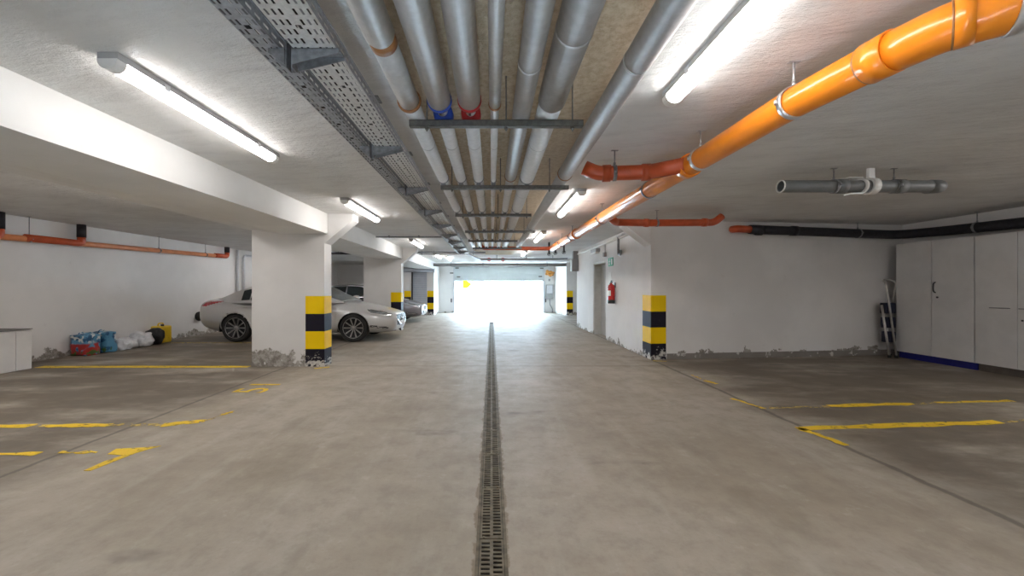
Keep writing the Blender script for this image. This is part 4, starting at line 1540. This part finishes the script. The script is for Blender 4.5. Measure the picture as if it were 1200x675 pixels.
    # wheel wells, under-floor
    for s in (S_F, S_R):
        for sg in (1, -1):
            mb = MB()
            rws = []
            for k in range(25):
                a = -0.25 + (PI + 0.5) * k / 24
                rws.append([(cx - s + 0.38 * math.cos(a), sg * yy, 0.335 + 0.38 * math.sin(a)) for yy in (0.55, 0.90)])
            mb.grid(rws)
            c = mb.bm.verts.new((cx - s, sg * 0.55, 0.335))
            ring = [mb.bm.verts.new(r[0]) for r in rws]
            for a, b2 in zip(ring, ring[1:]):
                mb.face([c, a, b2])
            build('wheel_well', mb, 'car_trim', t, local=True)
    for s in (S_F, S_R):
        for sg in (1, -1):
            pts = []
            for k in range(31):
                a = -0.30 + (PI + 0.6) * k / 30
                x, z = cx - s + 0.377 * math.cos(a), 0.335 + 0.377 * math.sin(a)
                sx = cx - x
                # follow the body side
                zz = max(zb_(sx) + 0.02, min(z, zt_(sx) - 0.02))
                z0, z1 = zb_(sx), zt_(sx)
                zm, hh = (z0 + z1) / 2, (z1 - z0) / 2
                f = min(1, abs(zz - zm) / hh)
                sn = f ** 1.7
                cc = math.sqrt(max(0, 1 - sn * sn))
                y = w_(sx) * cc ** (2 / (3.0 if zz > zm else 5.0))
                pts.append((x, sg * (y - 0.006), z))
            mb = MB().tube(pts, 0.014, 8)
            build('arch_lip', mb, paint_mat, t, local=True)
    # wheels
    for s in (S_F, S_R):
        for sg in (1, -1):
            y0 = sg * 0.79
            ax = (0, sg, 0)
            c = (cx - s, y0, 0.335)
            ty = MB().lathe([(0.245, -0.10), (0.30, -0.112), (0.325, -0.10), (0.335, -0.07), (0.335, 0.07), (0.325, 0.10), (0.30, 0.112), (0.245, 0.10)], c, ax, 40, True)
            tyre = build('wheel', ty, 'tyre', t, local=True)
            rm = MB().lathe([(0.246, -0.10), (0.246, 0.09), (0.236, 0.10), (0.228, 0.085), (0.222, 0.02), (0.05, 0.03), (0.0, 0.03)], c, ax, 40)
            build('rim', rm, 'rim_dark', tyre, local=True)
            sp = MB()
            for k in range(10):
                a = 2 * PI * k / 10
                u = Vector((math.cos(a), 0, math.sin(a)))
                v = Vector((-math.sin(a), 0, math.cos(a)))
                n = Vector(ax)
                for off in (-0.5,):
                    p0 = Vector(c) + u * 0.035 + n * 0.065
                    p1 = Vector(c) + u * 0.236 + n * 0.088
                    wa, wb = 0.009, 0.015
                    A = [p0 - v * wa, p0 + v * wa, p1 + v * wb, p1 - v * wb]
                    vs = [sp.bm.verts.new(p) for p in A] + [sp.bm.verts.new(p - n * 0.025) for p in A]
                    for f in ((0, 1, 2, 3), (7, 6, 5, 4), (0, 4, 5, 1), (1, 5, 6, 2), (2, 6, 7, 3), (3, 7, 4, 0)):
                        sp.face([vs[j] for j in f])
            sp.lathe([(0.246, 0.086), (0.250, 0.100), (0.238, 0.104), (0.234, 0.09)], c, ax, 40, True)
            sp.lathe([(0.055, 0.05), (0.055, 0.075), (0.03, 0.085), (0, 0.085)], c, ax, 20)
            build('spokes', sp, 'rim_silver', tyre, local=True)
    # mirrors, grille trim, emblem, handles, aerial, plates
    for sg in (1, -1):
        mb = puffy((cx - 1.62, -0.11, 0.95), (cx - 1.48, 0.11, 1.08), 0.0, 1, 4, 0.8)
        for v in mb.bm.verts:
            v.co.y += sg * 0.99
        build('mirror', mb, paint_mat, t, local=True)
        for s in (2.70, 3.50):
            mb = MB().box((cx - s - 0.11, sg * 0.905 - 0.012, 0.845), (cx - s + 0.11, sg * 0.905 + 0.012, 0.87), 0.005)
            build('door_handle', mb, paint_mat, t, local=True)
        # bright trim from headlamp along the lower edge of the grille
        mb = MB().tube(fillet([(cx - 0.14, sg * 0.66, 0.625), (cx - 0.02, sg * 0.50, 0.56), (cx + 0.012, sg * 0.34, 0.42), (cx + 0.02, 0.0, 0.36)], 0.12, 6), 0.014, 8)
        build('grille_trim', mb, 'car_chrome', t, local=True)
        mb = MB().tube([(cx - 0.20, sg * 0.765, 0.325), (cx - 0.40, sg * 0.835, 0.35), (cx - 0.57, sg * 0.868, 0.38)], 0.008, 6)
        build('intake_trim', mb, 'car_chrome', t, local=True)
    em = MB().lathe([(0.075, 0), (0.088, 0), (0.088, 0.012), (0.075, 0.012)], (cx + 0.004, 0, 0.53), (1, 0, 0), 28, True)
    em.tube(fillet([(cx + 0.01, -0.07, 0.555), (cx + 0.012, 0.0, 0.515), (cx + 0.01, 0.07, 0.555)], 0.03, 5), 0.008, 6)
    build('emblem', em, 'car_chrome', t, local=True)
    build('number_plate', MB().box((cx + 0.012, -0.26, 0.36), (cx + 0.024, 0.26, 0.47), 0.004), 'paper_white', t, local=True)
    build('aerial', MB().box((cx - 3.82, -0.012, 1.25), (cx - 3.70, 0.012, 1.33), 0.004), paint_mat, t, local=True)
    seam = MB()
    return t


make_car('silver saloon car parked behind the nearest left column, nose to the aisle', 'car_silver', (-2.36 - LC / 2, 10.12, 0), 0)
make_car('dark grey saloon car parked beyond the second left column', 'car_graphite', (-2.62 - LC / 2, 15.15, 0), 0)
make_car('white car on the street outside, seen over the ramp through the garage opening', 'car_white', (-2.0, 40.0, 1.06), 0)

t = thing('street_sign', 'bright yellow arrow-shaped sign in the street outside the garage opening', 'sign', (-2.5, 36.0, 1.1))
build('board', MB().prism([(-2.70, 1.30), (-2.70, 2.0), (-2.25, 1.95), (-1.80, 1.66), (-2.25, 1.32)], 'y', 36.0, 36.06), 'sign_yellow', t)
build('pole', MB().cyl((-2.4, 36.1, 1.12), (-2.4, 36.1, 1.9), 0.04, 12), 'galvanised', t)
